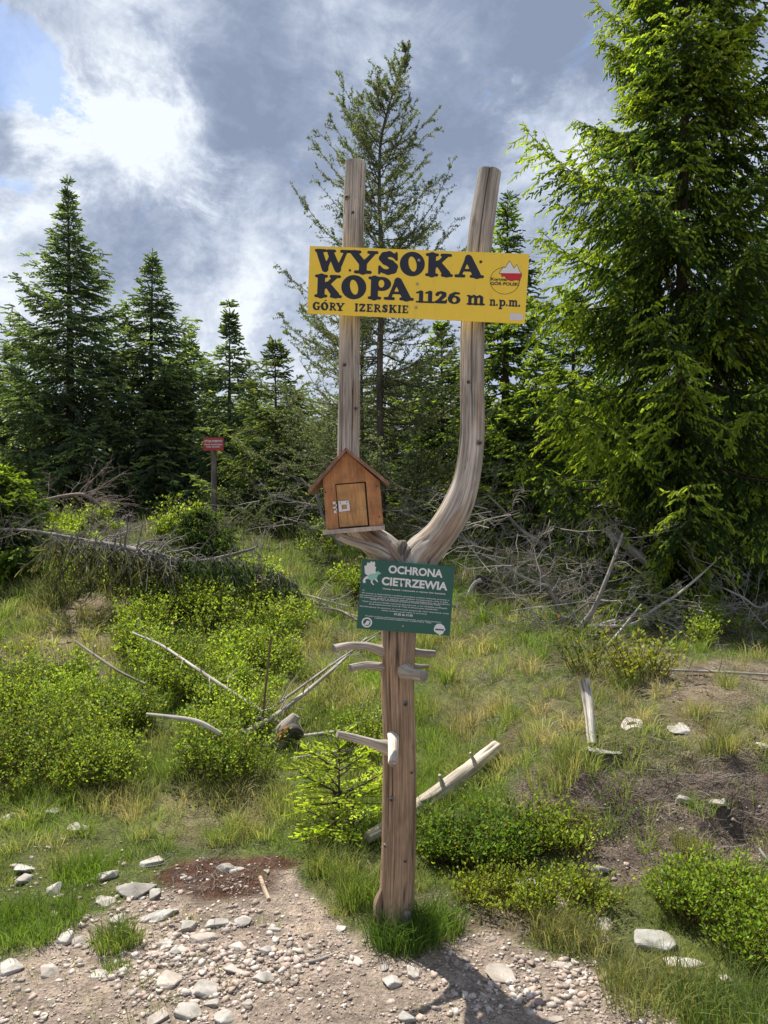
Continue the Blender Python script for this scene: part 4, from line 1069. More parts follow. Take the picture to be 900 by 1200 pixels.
def bush(label, spots, hgt, nst, nlf, leaf, c0, c1, spread=.8, seed=1, name='bilberry_bush'):
    rr = np.random.default_rng(seed); g = ground([a for a, b in spots], [b for a, b in spots])
    e = empty(name, g.mean(0), label, 'bush'); l_, s_ = MB(), MB()
    bushes(l_, s_, g, hgt, spread, nst, nlf, leaf, c0, c1, rr)
    l_.build('foliage', M['leaf'], e); s_.build('stems', M['twig'], e)
def spread_spots(cx, cy, rx, ry, n_, seed):
    rr = np.random.default_rng(seed); a = rr.uniform(0, 6.283, n_); q = np.sqrt(rr.uniform(0, 1, n_)); return [(cx + rx * q_ * math.cos(a_), cy + ry * q_ * math.sin(a_)) for a_, q_ in zip(a, q)]
yg0, yg1 = (.14, .21, .022), (.32, .41, .045)
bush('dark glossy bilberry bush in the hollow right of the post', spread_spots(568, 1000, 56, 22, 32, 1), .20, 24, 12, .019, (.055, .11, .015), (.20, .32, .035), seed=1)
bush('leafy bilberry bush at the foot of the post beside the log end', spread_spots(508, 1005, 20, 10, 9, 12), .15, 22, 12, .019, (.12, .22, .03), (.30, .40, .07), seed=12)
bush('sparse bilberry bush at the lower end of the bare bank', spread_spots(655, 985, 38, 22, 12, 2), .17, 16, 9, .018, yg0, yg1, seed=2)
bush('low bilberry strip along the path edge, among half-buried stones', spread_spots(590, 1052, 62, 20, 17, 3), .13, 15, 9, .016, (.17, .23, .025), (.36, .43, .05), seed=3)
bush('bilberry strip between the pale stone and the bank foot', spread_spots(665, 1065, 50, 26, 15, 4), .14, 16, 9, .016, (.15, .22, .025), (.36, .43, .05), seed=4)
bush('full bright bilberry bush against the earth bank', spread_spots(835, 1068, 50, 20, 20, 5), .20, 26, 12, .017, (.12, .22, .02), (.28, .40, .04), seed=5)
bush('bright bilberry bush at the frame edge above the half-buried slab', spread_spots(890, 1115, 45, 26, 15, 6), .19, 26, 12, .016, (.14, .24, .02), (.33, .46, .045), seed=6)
bush('small clump of rowan shoots before the dead brushwood', spread_spots(748, 800, 20, 6, 7, 7), .42, 13, 10, .035, (.11, .17, .02), (.33, .34, .06), .8, 7, 'rowan_shrub')
bush('sparse rowan shoots under the dead roots', spread_spots(690, 790, 16, 5, 5, 8), .40, 9, 8, .033, (.07, .12, .02), (.16, .2, .04), .8, 8, 'rowan_shrub')

# ------------------------------------------------------------------ grass
def grass(mb, pts, n_bl, L, Wd, cols, r, lean=.55, rad=.03):
    n_ = len(pts)
    if n_ == 0: return
    i = np.repeat(np.arange(n_), n_bl); m_ = len(i)
    L = np.broadcast_to(np.asarray(L, float), (n_,))[i] * r.uniform(.45, 1.25, m_); Wd = np.broadcast_to(np.asarray(Wd, float), (n_,))[i] * r.uniform(.7, 1.2, m_)
    rad = np.broadcast_to(np.asarray(rad, float), (n_,))[i]
    az = r.uniform(0, 2 * math.pi, m_); o = np.stack([np.cos(az), np.sin(az), 0 * az], 1)
    q = np.sqrt(r.uniform(0, 1, m_))
    b = pts[i] + o * (rad * q)[:, None] - UP * .004
    ln = lean * (r.uniform(.1, 1.0, m_) * .6 + q * .6)
    d1 = norm(UP + o * (ln * .6)[:, None]); d2 = norm(UP * .8 + o * (ln * 2.0)[:, None] - UP * (ln * .35)[:, None])
    az2 = r.uniform(0, 2 * math.pi, m_); S_ = norm(np.cross(d1, np.stack([np.cos(az2), np.sin(az2), 0 * az2], 1))) * (Wd * .5)[:, None]
    mid = b + d1 * (L * .55)[:, None]; tip = mid + d2 * (L * .5)[:, None]
    V = np.stack([b - S_, b + S_, mid + S_ * .8, mid - S_ * .8, tip], 1).reshape(-1, 3)
    k_ = np.arange(m_)[:, None] * 5
    C = np.repeat(cols[i] * r.uniform(.7, 1.3, (m_, 1)), 5, 0)
    mb.add(V, Q=k_ + [0, 1, 2, 3], T=k_ + [3, 2, 4], C=C)
N = 44000
sx = r.uniform(-80, 980, N); sy = 600 + 640 * r.uniform(0, 1, N) ** .85
path_, soil_, bank_, bare_, dry_, bil_ = zones(sx, sy)
dn = (1 - path_ * np.where(sx < 260, .93, .985)) * (1 - soil_ * .97) * (1 - .93 * bank_) * (1 - .85 * bare_) * (1 - .45 * bil_)
patch = fbm(sx / 30, sy / 17, seed=71, oct=3)
right_ = sstep(520, 620, sx) * sstep(770, 800, sy) * sstep(960, 900, sy)
rough_ = fbm(sx / 22, sy / 10, seed=72, oct=3)
dn = dn * (1 - right_ * .85 * sstep(.56, .44, rough_))
dn = dn * np.where((sx < 300) & (sy > 985), .62, 1.0)
dn = dn * (.25 + .9 * sstep(.35, .6, patch)) * np.where(dry_ > .4, .75, 1)
keep = r.random(N) < dn * .60
sx, sy, dry_, patch = sx[keep], sy[keep], dry_[keep], patch[keep]
pt = ground(sx, sy); ok = pt[:, 1] < 14; pt = pt[ok]; dry_ = dry_[ok]; patch = patch[ok]
sc_ = np.clip(pt[:, 1] / 3.6, .8, 3.2)
kd = np.clip(dry_ * .75 + .15 + 1.5 * (vnoise(pt[:, 0] * 4, pt[:, 1] * 4, seed=73) - .5) + r.normal(0, .24, len(pt)), 0, 1)[:, None]
cols = np.array([.19, .28, .045]) * (1 - kd) + np.array([.48, .41, .22]) * kd
gb = MB()
low = np.where(sy[ok] > 960, .50, 1.0) * (1 - .35 * sstep(520, 640, sx[ok]))
grass(gb, pt, 10, (.058 + .06 * sstep(.45, .65, patch)) * sc_ ** .62 * low, .0026 * sc_, cols, r, rad=.05 * sc_)
# tussocks: rings of longer arching blades, many of them dry
N = 900; tx = r.uniform(-60, 960, N); ty = r.uniform(690, 1000, N)
p_, so_, ba_, be_, dr_, bi_ = zones(tx, ty)
kp_ = r.random(N) < (1 - p_) * (1 - so_) * (1 - .8 * ba_) * (1 - .8 * bi_) * (1 - .6 * be_) * .5
tp_ = ground(tx[kp_], ty[kp_]); td_ = np.clip(dr_[kp_] * .6 + r.normal(.25, .3, kp_.sum()), 0, 1)[:, None]
tp_ = np.repeat(tp_, 4, 0) + np.concatenate([r.normal(0, .03, (kp_.sum() * 4, 2)), np.zeros((kp_.sum() * 4, 1))], 1); tp_[:, 2] = H(tp_[:, 0], tp_[:, 1])
tcl = np.repeat(np.array([.21, .32, .05]) * (1 - td_) + np.array([.50, .42, .23]) * td_, 4, 0)
grass(gb, tp_, 15, .15 * np.clip(tp_[:, 1] / 4.5, .8, 1.9), .0034 * np.clip(tp_[:, 1] / 4.0, .8, 2.4), tcl, r, lean=.85, rad=.035)
print('grass', len(pt), len(tp_))
tag(gb.build('grass', M['blade'], origin=(0, 0, 0)), 'mixed green and straw grass over the slope', 'grass', kind='stuff')
def tuft(label, px_, py_, n_, L, rad, col, col2=None, seed=0, lean=.6, w=.0034):
    rr = np.random.default_rng(seed); g = G(px_, py_); m = MB()
    a = rr.uniform(0, 6.283, n_ // 6); q = np.sqrt(rr.uniform(0, 1, n_ // 6)) * rad
    pts = np.stack([g.x + q * np.cos(a), g.y + q * np.sin(a) * .8, 0 * a], 1); pts[:, 2] = H(pts[:, 0], pts[:, 1])
    kk = rr.uniform(0, 1, (len(pts), 1)); cc = np.asarray(col) * (1 - kk) + np.asarray(col2 if col2 is not None else col) * kk
    grass(m, pts, 6, L, w, cc, rr, lean=lean, rad=.025)
    tag(m.build('grass_tuft', M['blade'], origin=tuple(g)), label, 'grass tuft')
gg, gd, gy = (.19, .30, .045), (.12, .20, .035), (.44, .39, .18)
tuft('dark lush grass tuft at the foot of the post', 470, 1108, 700, .15, .12, (.06, .13, .02), (.14, .22, .04), 1)
tuft('tall green grass tuft hugging the post base on its shadier flank', 425, 1060, 420, .18, .10, gg, (.2, .24, .07), 2)
tuft('green grass tuft spilling onto the gravel behind the post', 505, 1092, 620, .15, .12, gg, gd, 3)
tuft('dry grass tuft above the gravel, just left of the post', 390, 1025, 420, .14, .12, gy, gg, 4)
tuft('isolated round green tuft among the loose stones', 138, 1108, 500, .11, .085, gg, (.24, .26, .08), 5)
tuft('wide green tuft at the frame edge where the gravel begins', 30, 1085, 900, .10, .22, (.17, .25, .045), gg, 6)
tuft('green tuft behind the white triangular stone', 95, 1030, 420, .11, .12, (.15, .24, .03), gg, 7)
tuft('long silky grass tuft drooping over the path, nearest the half-buried slab', 770, 1168, 800, .135, .18, (.18, .25, .07), gy, 8)
tuft('large fresh green tuft at the bottom corner below the bright bush', 860, 1192, 900, .15, .20, (.12, .21, .035), (.22, .26, .09), 9)
tuft('straight blue-green tuft beside the stone pair at the bank foot', 690, 1110, 380, .125, .10, (.13, .19, .07), gy, 10)
tuft('loose grass tuft at the path edge between the bilberry strips', 655, 1098, 380, .13, .10, (.15, .2, .06), gy, 11)
tuft('hanging dry tuft on the rim of the earth bank', 660, 905, 500, .17, .16, gy, gg, 12)
tuft('lone green tuft in the middle of the earth bank', 805, 1000, 240, .12, .07, gd, gy, 13)
tuft('small tuft on the bank under the standing stone', 845, 880, 260, .14, .10, (.14, .2, .04), gy, 14)
tuft('grey-green clump of fine grass before the fallen trunk', 62, 705, 600, .30, .22, (.16, .2, .08), (.3, .3, .16), 15, w=.006)
tuft('small grassy tuft in the gravel beneath the round green tuft', 132, 1135, 120, .04, .05, gg, gg, 16)

# ------------------------------------------------------------------ stones
def rock_bm(r, sx_, sy_, sz_, n_=22, flat_=.0):
    bm = bmesh.new()
    for _ in range(n_):
        v = r.normal(0, 1, 3); v /= np.linalg.norm(v); v = np.sign(v) * np.abs(v) ** .75
        v *= r.uniform(.8, 1.05)
        bm.verts.new((v[0] * sx_ / 2, v[1] * sy_ / 2, v[2] * sz_ / 2))
    h = bmesh.ops.convex_hull(bm, input=bm.verts)
    bmesh.ops.delete(bm, geom=[g for g in bm.verts if not g.link_faces], context='VERTS')
    return bm
def stone(px_, py_, w, h, label, mt='stone', seed=0, rot=0, group=None, tall=1.0, sink=.3, name='stone', deep=1.0):
    rr = np.random.default_rng(seed + int(px_ * 7 + py_)); g = Vector(ground_lift(px_, py_ + h * .2, 0.0)); kx = g.y / F
    el = math.atan2(CAMZ - g.z, g.y)
    wx = w * kx; dp = max(h * kx / math.sin(el) * .75 * deep, wx * .35); dp = min(dp, wx * 1.6); hz = min(wx, dp) * .55 * tall
    bm = rock_bm(rr, wx * 1.04, dp * 1.05, hz * .95, 15)
    bmesh.ops.bevel(bm, geom=list(bm.edges), offset=min(wx, dp) * .02, segments=1, profile=.5, affect='EDGES')
    bmesh.ops.triangulate(bm, faces=bm.faces)
    bmesh.ops.subdivide_edges(bm, edges=[e for e in bm.edges if e.calc_length() > wx * .12], cuts=1, use_grid_fill=True)
    bmesh.ops.smooth_vert(bm, verts=bm.verts, factor=.25, use_axis_x=True, use_axis_y=True, use_axis_z=True)
    sc = 14 / max(wx, .02) * .1
    for v in bm.verts:
        c = v.co * (9 / max(wx, .03)); nn = float(fbm(c.x * .7 + 40, c.y * .7 + 40, c.z * .7 + 40, seed=seed, oct=3)) - .5
        v.co *= 1 + .10 * nn
    rx_, ry_ = wx * .45, dp * .45
    low_ = np.mean([float(H(g.x + a_ * rx_, g.y + b_ * ry_)) for a_, b_ in ((0, 0), (1, 0), (-1, 0), (0, 1), (0, -1), (.7, -.7), (-.7, -.7))])
    o = bm_obj(name, bm, M[mt], None, loc=(g.x, g.y, min(low_, g.z) + hz * (.5 - sink)))
    o.rotation_euler = (rr.uniform(-.15, .15), rr.uniform(-.15, .15), math.radians(rot))
    tag(o, label, 'stone', group)
ST = [
 (162, 1037, 42, 30, 'large bright white stone at the grass edge left of the reddish soil', 'stone', -25, 1.1),
 (123, 1052, 19, 30, 'white wedge-shaped stone pointing down between grass and gravel', 'stone', 80, 1.0),
 (126, 1025, 26, 14, 'small white oblong stone above the wedge-shaped one', 'stone', 20, 1.0),
 (186, 1070, 56, 20, 'dark-edged grey slab lying tilted at the rim of the reddish soil', 'stone3', 15, .5),
 (182, 1046, 18, 14, 'grey block tucked against the large bright white stone', 'stone3', 10, 1.1),
 (177, 1008, 20, 24, 'pale upright shard at the top of the reddish soil', 'stone', -50, 1.0),
 (139, 1076, 22, 16, 'white chip leaning in the grass beside the round green tuft', 'stone', 35, .9),
 (91, 967, 30, 13, 'grey flat stone sunk in grass under the bilberries', 'stone3', 0, .7),
 (62, 950, 20, 10, 'small grey stone at the lower bilberry edge', 'stone3', 0, .7),
 (30, 1015, 26, 18, 'shaded grey stone at the head of the small stone heap', 'stone3', 0, 1.1),
 (28, 1030, 22, 14, 'white stone of the small heap at the frame edge', 'stone', 0, 1.0),
 (64, 1040, 22, 18, 'pale pyramid stone in the grass right of the small heap', 'stone', 20, 1.2),
 (98, 1012, 15, 7, 'tiny white flat stone above the tuft in the grass', 'stone', 0, .8),
 (78, 1098, 20, 18, 'round pale stone beside the wide green tuft', 'stone', 0, 1.2),
 (12, 1132, 32, 26, 'broad pale stone at the frame edge on the gravel', 'stone', 30, .9),
 (57, 1135, 22, 22, 'split cream stone with bits of root on the gravel', 'stone2', 60, 1.2),
 (115, 1140, 26, 14, 'flat pale stone on the gravel below the round tuft', 'stone', -20, .6),
 (91, 1102, 26, 12, 'small grey stone wedged under the round green tuft', 'stone2', 10, .9),
 (192, 1104, 24, 15, 'low whitish slab just above the squat dark block', 'stone', 10, .6),
 (206, 1116, 17, 14, 'squat dark block on the gravel above the long slab', 'stone3', 30, 1.3),
 (200, 1142, 42, 26, 'long slanting pinkish slab in the gravel', 'stone2', 48, .6),
 (220, 1084, 22, 19, 'white angular stone at the lower rim of the reddish soil', 'stone', 70, 1.1),
 (238, 1098, 36, 18, 'buff flat-topped stone below the pair at the soil rim', 'stone2', -15, .8),
 (254, 1083, 30, 12, 'grey wedge stone casting shade at the soil rim', 'stone', -5, 1.2),
 (285, 1079, 22, 13, 'pale pointed stone alone right of the soil rim pair', 'stone', 15, 1.1),
 (240, 1156, 38, 22, 'big rounded pale stone with a chipped face, centre of the loose stones', 'stone', 0, .9),
 (275, 1110, 26, 16, 'light flat stone right of the buff one', 'stone2', 25, .6),
 (274, 1134, 22, 18, 'triangular light stone with a dark crack beside the twig', 'stone2', 60, .7),
 (310, 1141, 20, 24, 'tall pale stone standing right of the triangular one', 'stone', 75, .8),
 (312, 1112, 18, 12, 'rounded whitish stone near the middle of the gravel', 'stone', 0, 1.0),
 (322, 1088, 18, 10, 'smooth white stone at the end of the little ridge', 'stone', 0, .9),
 (250, 1175, 26, 11, 'cream wedge stone just below the big rounded one', 'stone', 5, .9),
 (289, 1177, 18, 11, 'small brown stone beneath the tall pale one', 'stone2', 10, 1.1),
 (220, 1184, 42, 22, 'large rough grey stone at the bottom of the picture', 'stone', -10, .9),
 (262, 1192, 28, 20, 'cracked pale stone beside the large rough one', 'stone', 40, .9),
 (184, 1190, 36, 18, 'long brown-grey stone at the very bottom, left of the large rough one', 'stone2', 30, .8),
 (264, 1016, 22, 16, 'white stone where moss meets the reddish soil', 'stone', 30, 1.2),
 (276, 1018, 16, 12, 'white splinter leaning on the stone at the moss edge', 'stone', -50, .8),
 (312, 1021, 9, 9, 'little round white stone above the short stick', 'stone', 0, 1.2),
 (401, 1084, 15, 14, 'pale round stone at the foot of the dry tuft', 'stone', 0, 1.1),
 (459, 1146, 22, 24, 'cracked white stone in front of the post base', 'stone', 20, .9),
 (483, 1138, 18, 20, 'smooth rounded pale stone right under the post base tuft', 'stone', 0, 1.1),
 (450, 1133, 14, 10, 'small pale stone tucked into the grass at the post base', 'stone', 0, 1.0),
 (477, 1190, 24, 18, 'grey stone at the bottom in the post shadow', 'stone3', 0, .8),
 (416, 1124, 22, 16, 'yellowish stone embedded in the path by the post', 'stone2', 0, .5),
 (588, 1137, 42, 28, 'flat squarish buff slab on the path right of the post', 'stone2', 10, .35),
 (580, 1014, 33, 10, 'narrow white slab lying under the dark bilberry bush', 'stone', 0, .8),
 (624, 1038, 54, 19, 'long grey slab slanting through the bilberry strip', 'stone3', -22, .8),
 (656, 1058, 28, 18, 'tan boulder in the middle of the bilberry strip', 'stone2', -10, 1.1),
 (701, 1013, 17, 26, 'white stone stuck in the lower bank', 'stone', 80, 1.3),
 (706, 1082, 26, 20, 'pale cream stone at the foot of the bank', 'stone', 20, 1.0),
 (706, 1100, 22, 12, 'grey broken stone just below the cream one', 'stone2', 0, .9),
 (770, 1101, 62, 28, 'big half-buried grey slab at the bank foot', 'stone3', -12, 1.1),
 (800, 1128, 60, 10, 'long thin pale slab edge showing above the silky grass', 'stone', -5, .9),
 (850, 1146, 18, 12, 'small white stone under the bright bush', 'stone', 0, 1.0),
 (893, 1190, 14, 24, 'pale stone at the bottom corner in the grass', 'stone', 0, 1.0),
 (802, 934, 15, 32, 'tall white stone standing out of the bank face', 'stone', 80, 1.8),
 (840, 930, 24, 13, 'yellowish stone on the bank beside the tall white one', 'stone2', 0, 1.0),
 (742, 843, 30, 16, 'flat grey stone on the dry slope right of the white stick', 'stone2', -20, .45),
 (795, 850, 30, 12, 'low grey stone half sunk in the dry slope', 'stone3', 0, .5),
 (708, 866, 50, 12, 'wide broken grey rock at the foot of the white stick', 'stone3', 0, .35),
 (893, 868, 16, 16, 'stone at the frame edge on the dry slope', 'stone2', 0, .8),
 (10, 955, 16, 12, 'pale stone at the frame edge below the bilberries', 'stone', 0, .8),
 (5, 858, 14, 6, 'small white stone by the bare track at the frame edge', 'stone', 0, .8),
 (645, 1192, 36, 16, 'buff flat stone half covered by gravel at the bottom', 'stone2', 0, .3),
 (660, 1128, 30, 12, 'pinkish flat stone at the grass rim of the path', 'stone2', 0, .35),
]
for i, (a, b, w, h, lab, mt, rot, tall) in enumerate(ST):
    stone(a, b, w, h, lab, mt, i, rot, None, tall, sink=.36)

# gravel, uncountable
variants = []
rr = np.random.default_rng(99)
for v_ in range(10):
    bm = rock_bm(rr, 1, rr.uniform(.6, 1), rr.uniform(.35, .6), 11)
    bmesh.ops.triangulate(bm, faces=bm.faces); bm.verts.index_update()
    variants.append((np.array([v.co[:] for v in bm.verts]), np.array([[v.index for v in f.verts] for f in bm.faces]))); bm.free()
N = 42000
sx = rr.uniform(-60, 960, N); sy = rr.uniform(940, 1290, N)
pz, sz, bk, br_, _, _ = zones(sx, sy)
cl = fbm(sx / 40, sy / 25, seed=91, oct=3)
stony = ell(sx, sy, [(90, 1040, 130, 60, .55), (230, 1120, 160, 60, 1.0), (620, 1150, 120, 40, .8)])
keep = rr.random(N) < (pz * (.20 + .75 * sstep(.4, .62, cl)) + stony * .35 + bk * .22 + sz * .10) * .55
gp = ground(sx[keep], sy[keep])
gm_ = MB(); kp = len(gp)
size = .0045 + (.0065 + .0085 * stony[keep]) * rr.exponential(1.0, kp); size = np.minimum(size, .045); typ = rr.integers(0, 10, kp)
tones = np.array([[.50, .43, .37], [.40, .32, .26], [.58, .52, .46], [.31, .26, .22], [.46, .35, .29]])[rr.integers(0, 5, kp)] * rr.uniform(.8, 1.15, (kp, 1))
for v_ in range(10):
    Vv, Tv = variants[v_]; s_ = typ == v_; n_ = s_.sum()
    th = rr.uniform(0, 6.283, n_); c, s = np.cos(th), np.sin(th)
    q = Vv[None] * size[s_][:, None, None]
    q = np.stack([q[..., 0] * c[:, None] - q[..., 1] * s[:, None], q[..., 0] * s[:, None] + q[..., 1] * c[:, None], q[..., 2]], -1) + gp[s_][:, None] + [0, 0, .002]
    gm_.add(q.reshape(-1, 3), T=(np.arange(n_)[:, None, None] * len(Vv) + Tv[None]).reshape(-1, 3), C=np.repeat(tones[s_], len(Vv), 0))
m_, n = mat('gravel_stone'); a = n.n('ShaderNodeAttribute', attribute_name='Col')
s = n.noise(n.n('ShaderNodeTexCoord').outputs['Object'], 160, 5, .6)
p = n.n('ShaderNodeBsdfPrincipled'); n.l(n.mix(1.0, a.outputs['Color'], n.maprange(s, .3, .7, .75, 1.2), 'MULTIPLY'), p.inputs['Base Color']); p.inputs['Roughness'].default_value = .85
n.l(bump(n, s, .5, .002), p.inputs['Normal']); out(n, p.outputs[0])
tag(gm_.build('gravel', m_, origin=(0, 0, 0)), 'loose pinkish gravel scattered over the path', 'gravel', kind='stuff')
print('gravel', kp)

# ------------------------------------------------------------------ dead wood
wg = np.array([.50, .46, .40]); wd = np.array([.26, .22, .18])
def on(px_, py_, lift=0.0):
    g = G(px_, py_); return np.array([g.x, g.y, g.z + lift])
def stick(label, pix_, widths, name='fallen_branch', col=wg, lifts=None, seed=0, cat='branch', mtl='log', twigs=0, group=None, cracks=.0, parent=None, capc=None, sides=10, lump=.12):
    pts = []
    for i, (a, b) in enumerate(pix_):
        g = ground_lift(a, b, (lifts[i] if lifts else 0)); w = widths[i] if isinstance(widths, (list, tuple)) else widths
        rad = w * (.5 if name != 'fallen_branch' else .40) * g[1] / F; pts.append((g[0], g[1], g[2] + rad * .7, rad))
    m = MB(); org = pts[0][:3]
    tube(m, pts, sides, max(14, len(pts) * 9), col, lump=lump, cracks=cracks, seed=seed, rough=pts[0][3] * .03, capc=capc)
    if twigs:
        e = empty(name, org, label, cat, group)
        m.build('stem', M[mtl], e, smooth=True)
        rr = np.random.default_rng(seed); c = catmull(np.array(pts), twigs * 2 + 2)
        t_ = MB()
        for i in range(1, len(c) - 1):
            if rr.random() < .5: continue
            base_ = c[i, :3]; dr_ = norm(c[i + 1, :3] - c[i, :3]); L = rr.uniform(.08, .35) * c[0, 1] / 6
            d = norm(dr_ * .5 + rr.normal(0, .6, 3) + UP * .3); k1 = base_ + d * L * .5; k2 = k1 + norm(d + rr.normal(0, .35, 3)) * L * .5
            segs(t_, base_, k1, c[i, 3] * .45, c[i, 3] * .3, col); segs(t_, k1, k2, c[i, 3] * .3, c[i, 3] * .15, col)
        if t_.n: tag(t_.build('twigs', M['twig'], e), kind='stuff')
        return e
    o = m.build(name, M[mtl], None, origin=org, smooth=True)
    return tag(o, label, cat, group)

# big pale log behind the post
m = MB(); g0 = on(437, 976); g1 = on(578, 905)
e = empty('fallen_log', g0, 'bleached barkless log lying diagonally behind the post', 'log')
Yl = g1[1]
def lp(a, b, w, Y): q = P(a, b, Y); return (q.x, q.y, q.z, w * .5 * Y / F)
ea, eb = ground_lift(430, 982, .03), ground_lift(582, 876, .07)
lY = lambda a: ea[1] + (eb[1] - ea[1]) * ((a - 430) / 152) ** 1.15 if a > 430 else ea[1]
tube(m, [lp(a_, b_, w_, lY(a_)) for a_, b_, w_ in ((430, 982, 13), (452, 970, 16), (490, 945, 17), (530, 917, 18), (560, 894, 18), (582, 876, 17))],
     40, 160, np.array([.58, .50, .40]), cracks=.007, seed=8, lump=.12, rough=.0008, capc=(.55, .46, .36), freq=2.6)
m.build('stem', M['log'], e, smooth=True)
for (a, b, c, d_, w) in ((519, 920, 515, 908, 6), (556, 893, 551, 882, 5)):
    m = MB(); tube(m, [lp(a, b, w, lY(a) - .03), lp((a + c) / 2, (b + d_) / 2, w * .8, lY(a) - .04), lp(c, d_, w * .55, lY(a) - .05)], 12, 10, wg * 1.0, lump=.2, seed=a)
    m.build('branch_stub', M['log'], e, smooth=True)

stick('white debarked stick standing slanted on the dry slope', [(694, 876), (691, 845), (688, 820), (684, 800)], [11, 11, 12, 12], 'snag', wg * 1.2, [0, .10, .20, .28], 3, 'snag', cracks=.002, sides=20, capc=(.4, .33, .26))
stick('long pale curved stick running down to the broken chunk of bark', [(155, 742), (190, 758), (230, 785), (275, 815), (330, 850)], [3, 4, 5, 6, 7], col=wg, lifts=[.36, .36, .33, .22, .08], seed=5, twigs=8)
stick('grey stick rising from the broken chunk towards the green sign', [(286, 862), (330, 835), (385, 790), (430, 748)], [8, 7, 5, 3], col=wg * .8, lifts=[.10, .16, .18, .18], seed=6, twigs=12)
stick('second thinner grey stick crossing under the longer one near the chunk', [(300, 845), (345, 812), (400, 772), (442, 745)], [4, 4, 3, 2], col=wg * .75, lifts=[.12, .2, .24, .24], seed=16, twigs=14)
stick('short pale curved stick lying on the bilberries', [(172, 838), (200, 842), (232, 848), (258, 862)], [4, 6, 7, 7], col=wg * 1.05, lifts=[.36, .35, .33, .26], seed=7)
stick('slim crooked branch leading from the chunk to the post stub', [(350, 865), (375, 862), (400, 858), (425, 848), (446, 840)], [6, 6, 6, 5, 4], col=wg * .95, lifts=[.06, .05, .06, .07, .08], seed=9, twigs=5)
stick('thin pale stick low in the grass below the crooked branch', [(340, 890), (380, 884), (420, 878), (455, 868)], [3, 4, 4, 3], col=wg, lifts=[.03, .04, .05, .05], seed=10, twigs=6)
stick('dark slim branch over the bilberries near the bare track', [(88, 752), (110, 768), (140, 788), (170, 803)], [3, 4, 4, 4], col=wd, lifts=[.38, .38, .35, .3], seed=12, twigs=4)
stick('short bleached stick on the gravel below the mossy edge', [(305, 1030), (310, 1044), (315, 1056)], [6, 6, 6], col=np.array([.50, .38, .27]), seed=13, lump=.1)
stick('dark crooked twig lying on the path left of the post', [(356, 1129), (372, 1127), (391, 1119)], [4, 6, 4], col=wg * .7, seed=14)
stick('light stick poking from the bank at the frame edge', [(889, 995), (897, 1008), (905, 1022)], [4, 5, 5], col=wg, seed=15, lifts=[.08, .05, .0])
stick('thin fallen branch under the brushwood on the dry slope', [(765, 786), (800, 787), (850, 789), (905, 792)], [3, 4, 4, 3], col=wg * .7, seed=17, lifts=[.03, .03, .03, .03], twigs=10)
stick('pale curved twig in the grass left of the green sign', [(350, 697), (365, 700), (385, 706), (410, 712)], [3, 3, 3, 3], col=wg, seed=18, lifts=[.1, .1, .08, .05], twigs=5)
stick('grey fallen pole in the tall grass behind the green sign', [(318, 690), (350, 700), (390, 715), (430, 728)], [4, 5, 5, 5], col=wg * .75, seed=19, lifts=[.05, .05, .05, .05], twigs=8)
# chunk of bark
m = MB(); cq = on(330, 872)
e = empty('wood_chunk', cq, 'rotten chunk of log with peeling bark where the sticks cross', 'log')
Yc = cq[1]
tube(m, [lp(314, 886, 8, Yc - .05), lp(320, 876, 20, Yc - .02), lp(331, 862, 26, Yc), lp(341, 847, 18, Yc + .02), lp(347, 838, 10, Yc + .03)], 26, 60, (.42, .37, .31), cracks=.006, lump=.3, seed=4, rough=.002)
m.build('stem', M['log'], e, smooth=True)
m = MB(); tube(m, [lp(334, 868, 14, Yc - .07), lp(342, 856, 17, Yc - .05), lp(352, 862, 12, Yc - .02)], 16, 24, (.09, .075, .06), lump=.3, seed=9, rough=.003); m.build('bark', M['bark'], e, smooth=True)
m = MB(); tube(m, [lp(326, 866, 6, Yc - .1), lp(332, 859, 9, Yc - .1), lp(338, 852, 5, Yc - .09)], 12, 14, (.34, .14, .05), lump=.3, seed=10); m.build('rotten_patch', M['log'], e, smooth=True)
# upright dry stem
q = on(305, 868); m = MB()
tube(m, [(q[0], q[1], q[2], .009), (*P(309, 830, q[1]), .008), (*P(313, 790, q[1]), .007), (*P(318, 745, q[1]), .007)], 10, 40, (.22, .15, .09), lump=.15, seed=2)
tag(m.build('dry_stem', M['twig'], None, origin=tuple(q), smooth=True), 'upright dry brown stem standing over the crossed sticks', 'stem')
# stumps
def stump(label, px_, py_, w, h, col, seed):
    g = G(px_, py_); kx = g.y / F; m = MB(); e = empty('tree_stump', g, label, 'stump'); rad = w * kx / 2
    tube(m, [(g.x, g.y, g.z - .06, rad * 1.3), (g.x, g.y, g.z + h * kx * .4, rad * 1.05), (g.x + .01, g.y, g.z + h * kx, rad)], 26, 30, col, lump=.16, cracks=.01, seed=seed, rough=.006, capc=np.asarray(col) * .6)
    m.build('stem', M['log'], e, smooth=True); return e, g
stump('small grey cut stump in the grass left of the green sign', 312, 722, 15, 18, (.34, .31, .28), 4)
e_, g = stump('dark broken stump right of the green sign', 566, 700, 20, 22, (.07, .055, .045), 5)
m = MB(); tube(m, [(*P(563, 680, g.y - .15), .025), (*P(556, 684, g.y - .2), .022), (*P(549, 697, g.y - .22), .018), (*P(545, 712, g.y - .2), .012)], 12, 20, wg * 1.15, lump=.15, seed=8); m.build('root', M['log'], e_, smooth=True)
m = MB(); tube(m, [(*P(574, 690, g.y - .1), .015), (*P(580, 703, g.y - .15), .012), (*P(588, 712, g.y - .18), .008)], 10, 16, wg * .6, lump=.15, seed=9); m.build('root', M['log'], e_, smooth=True)

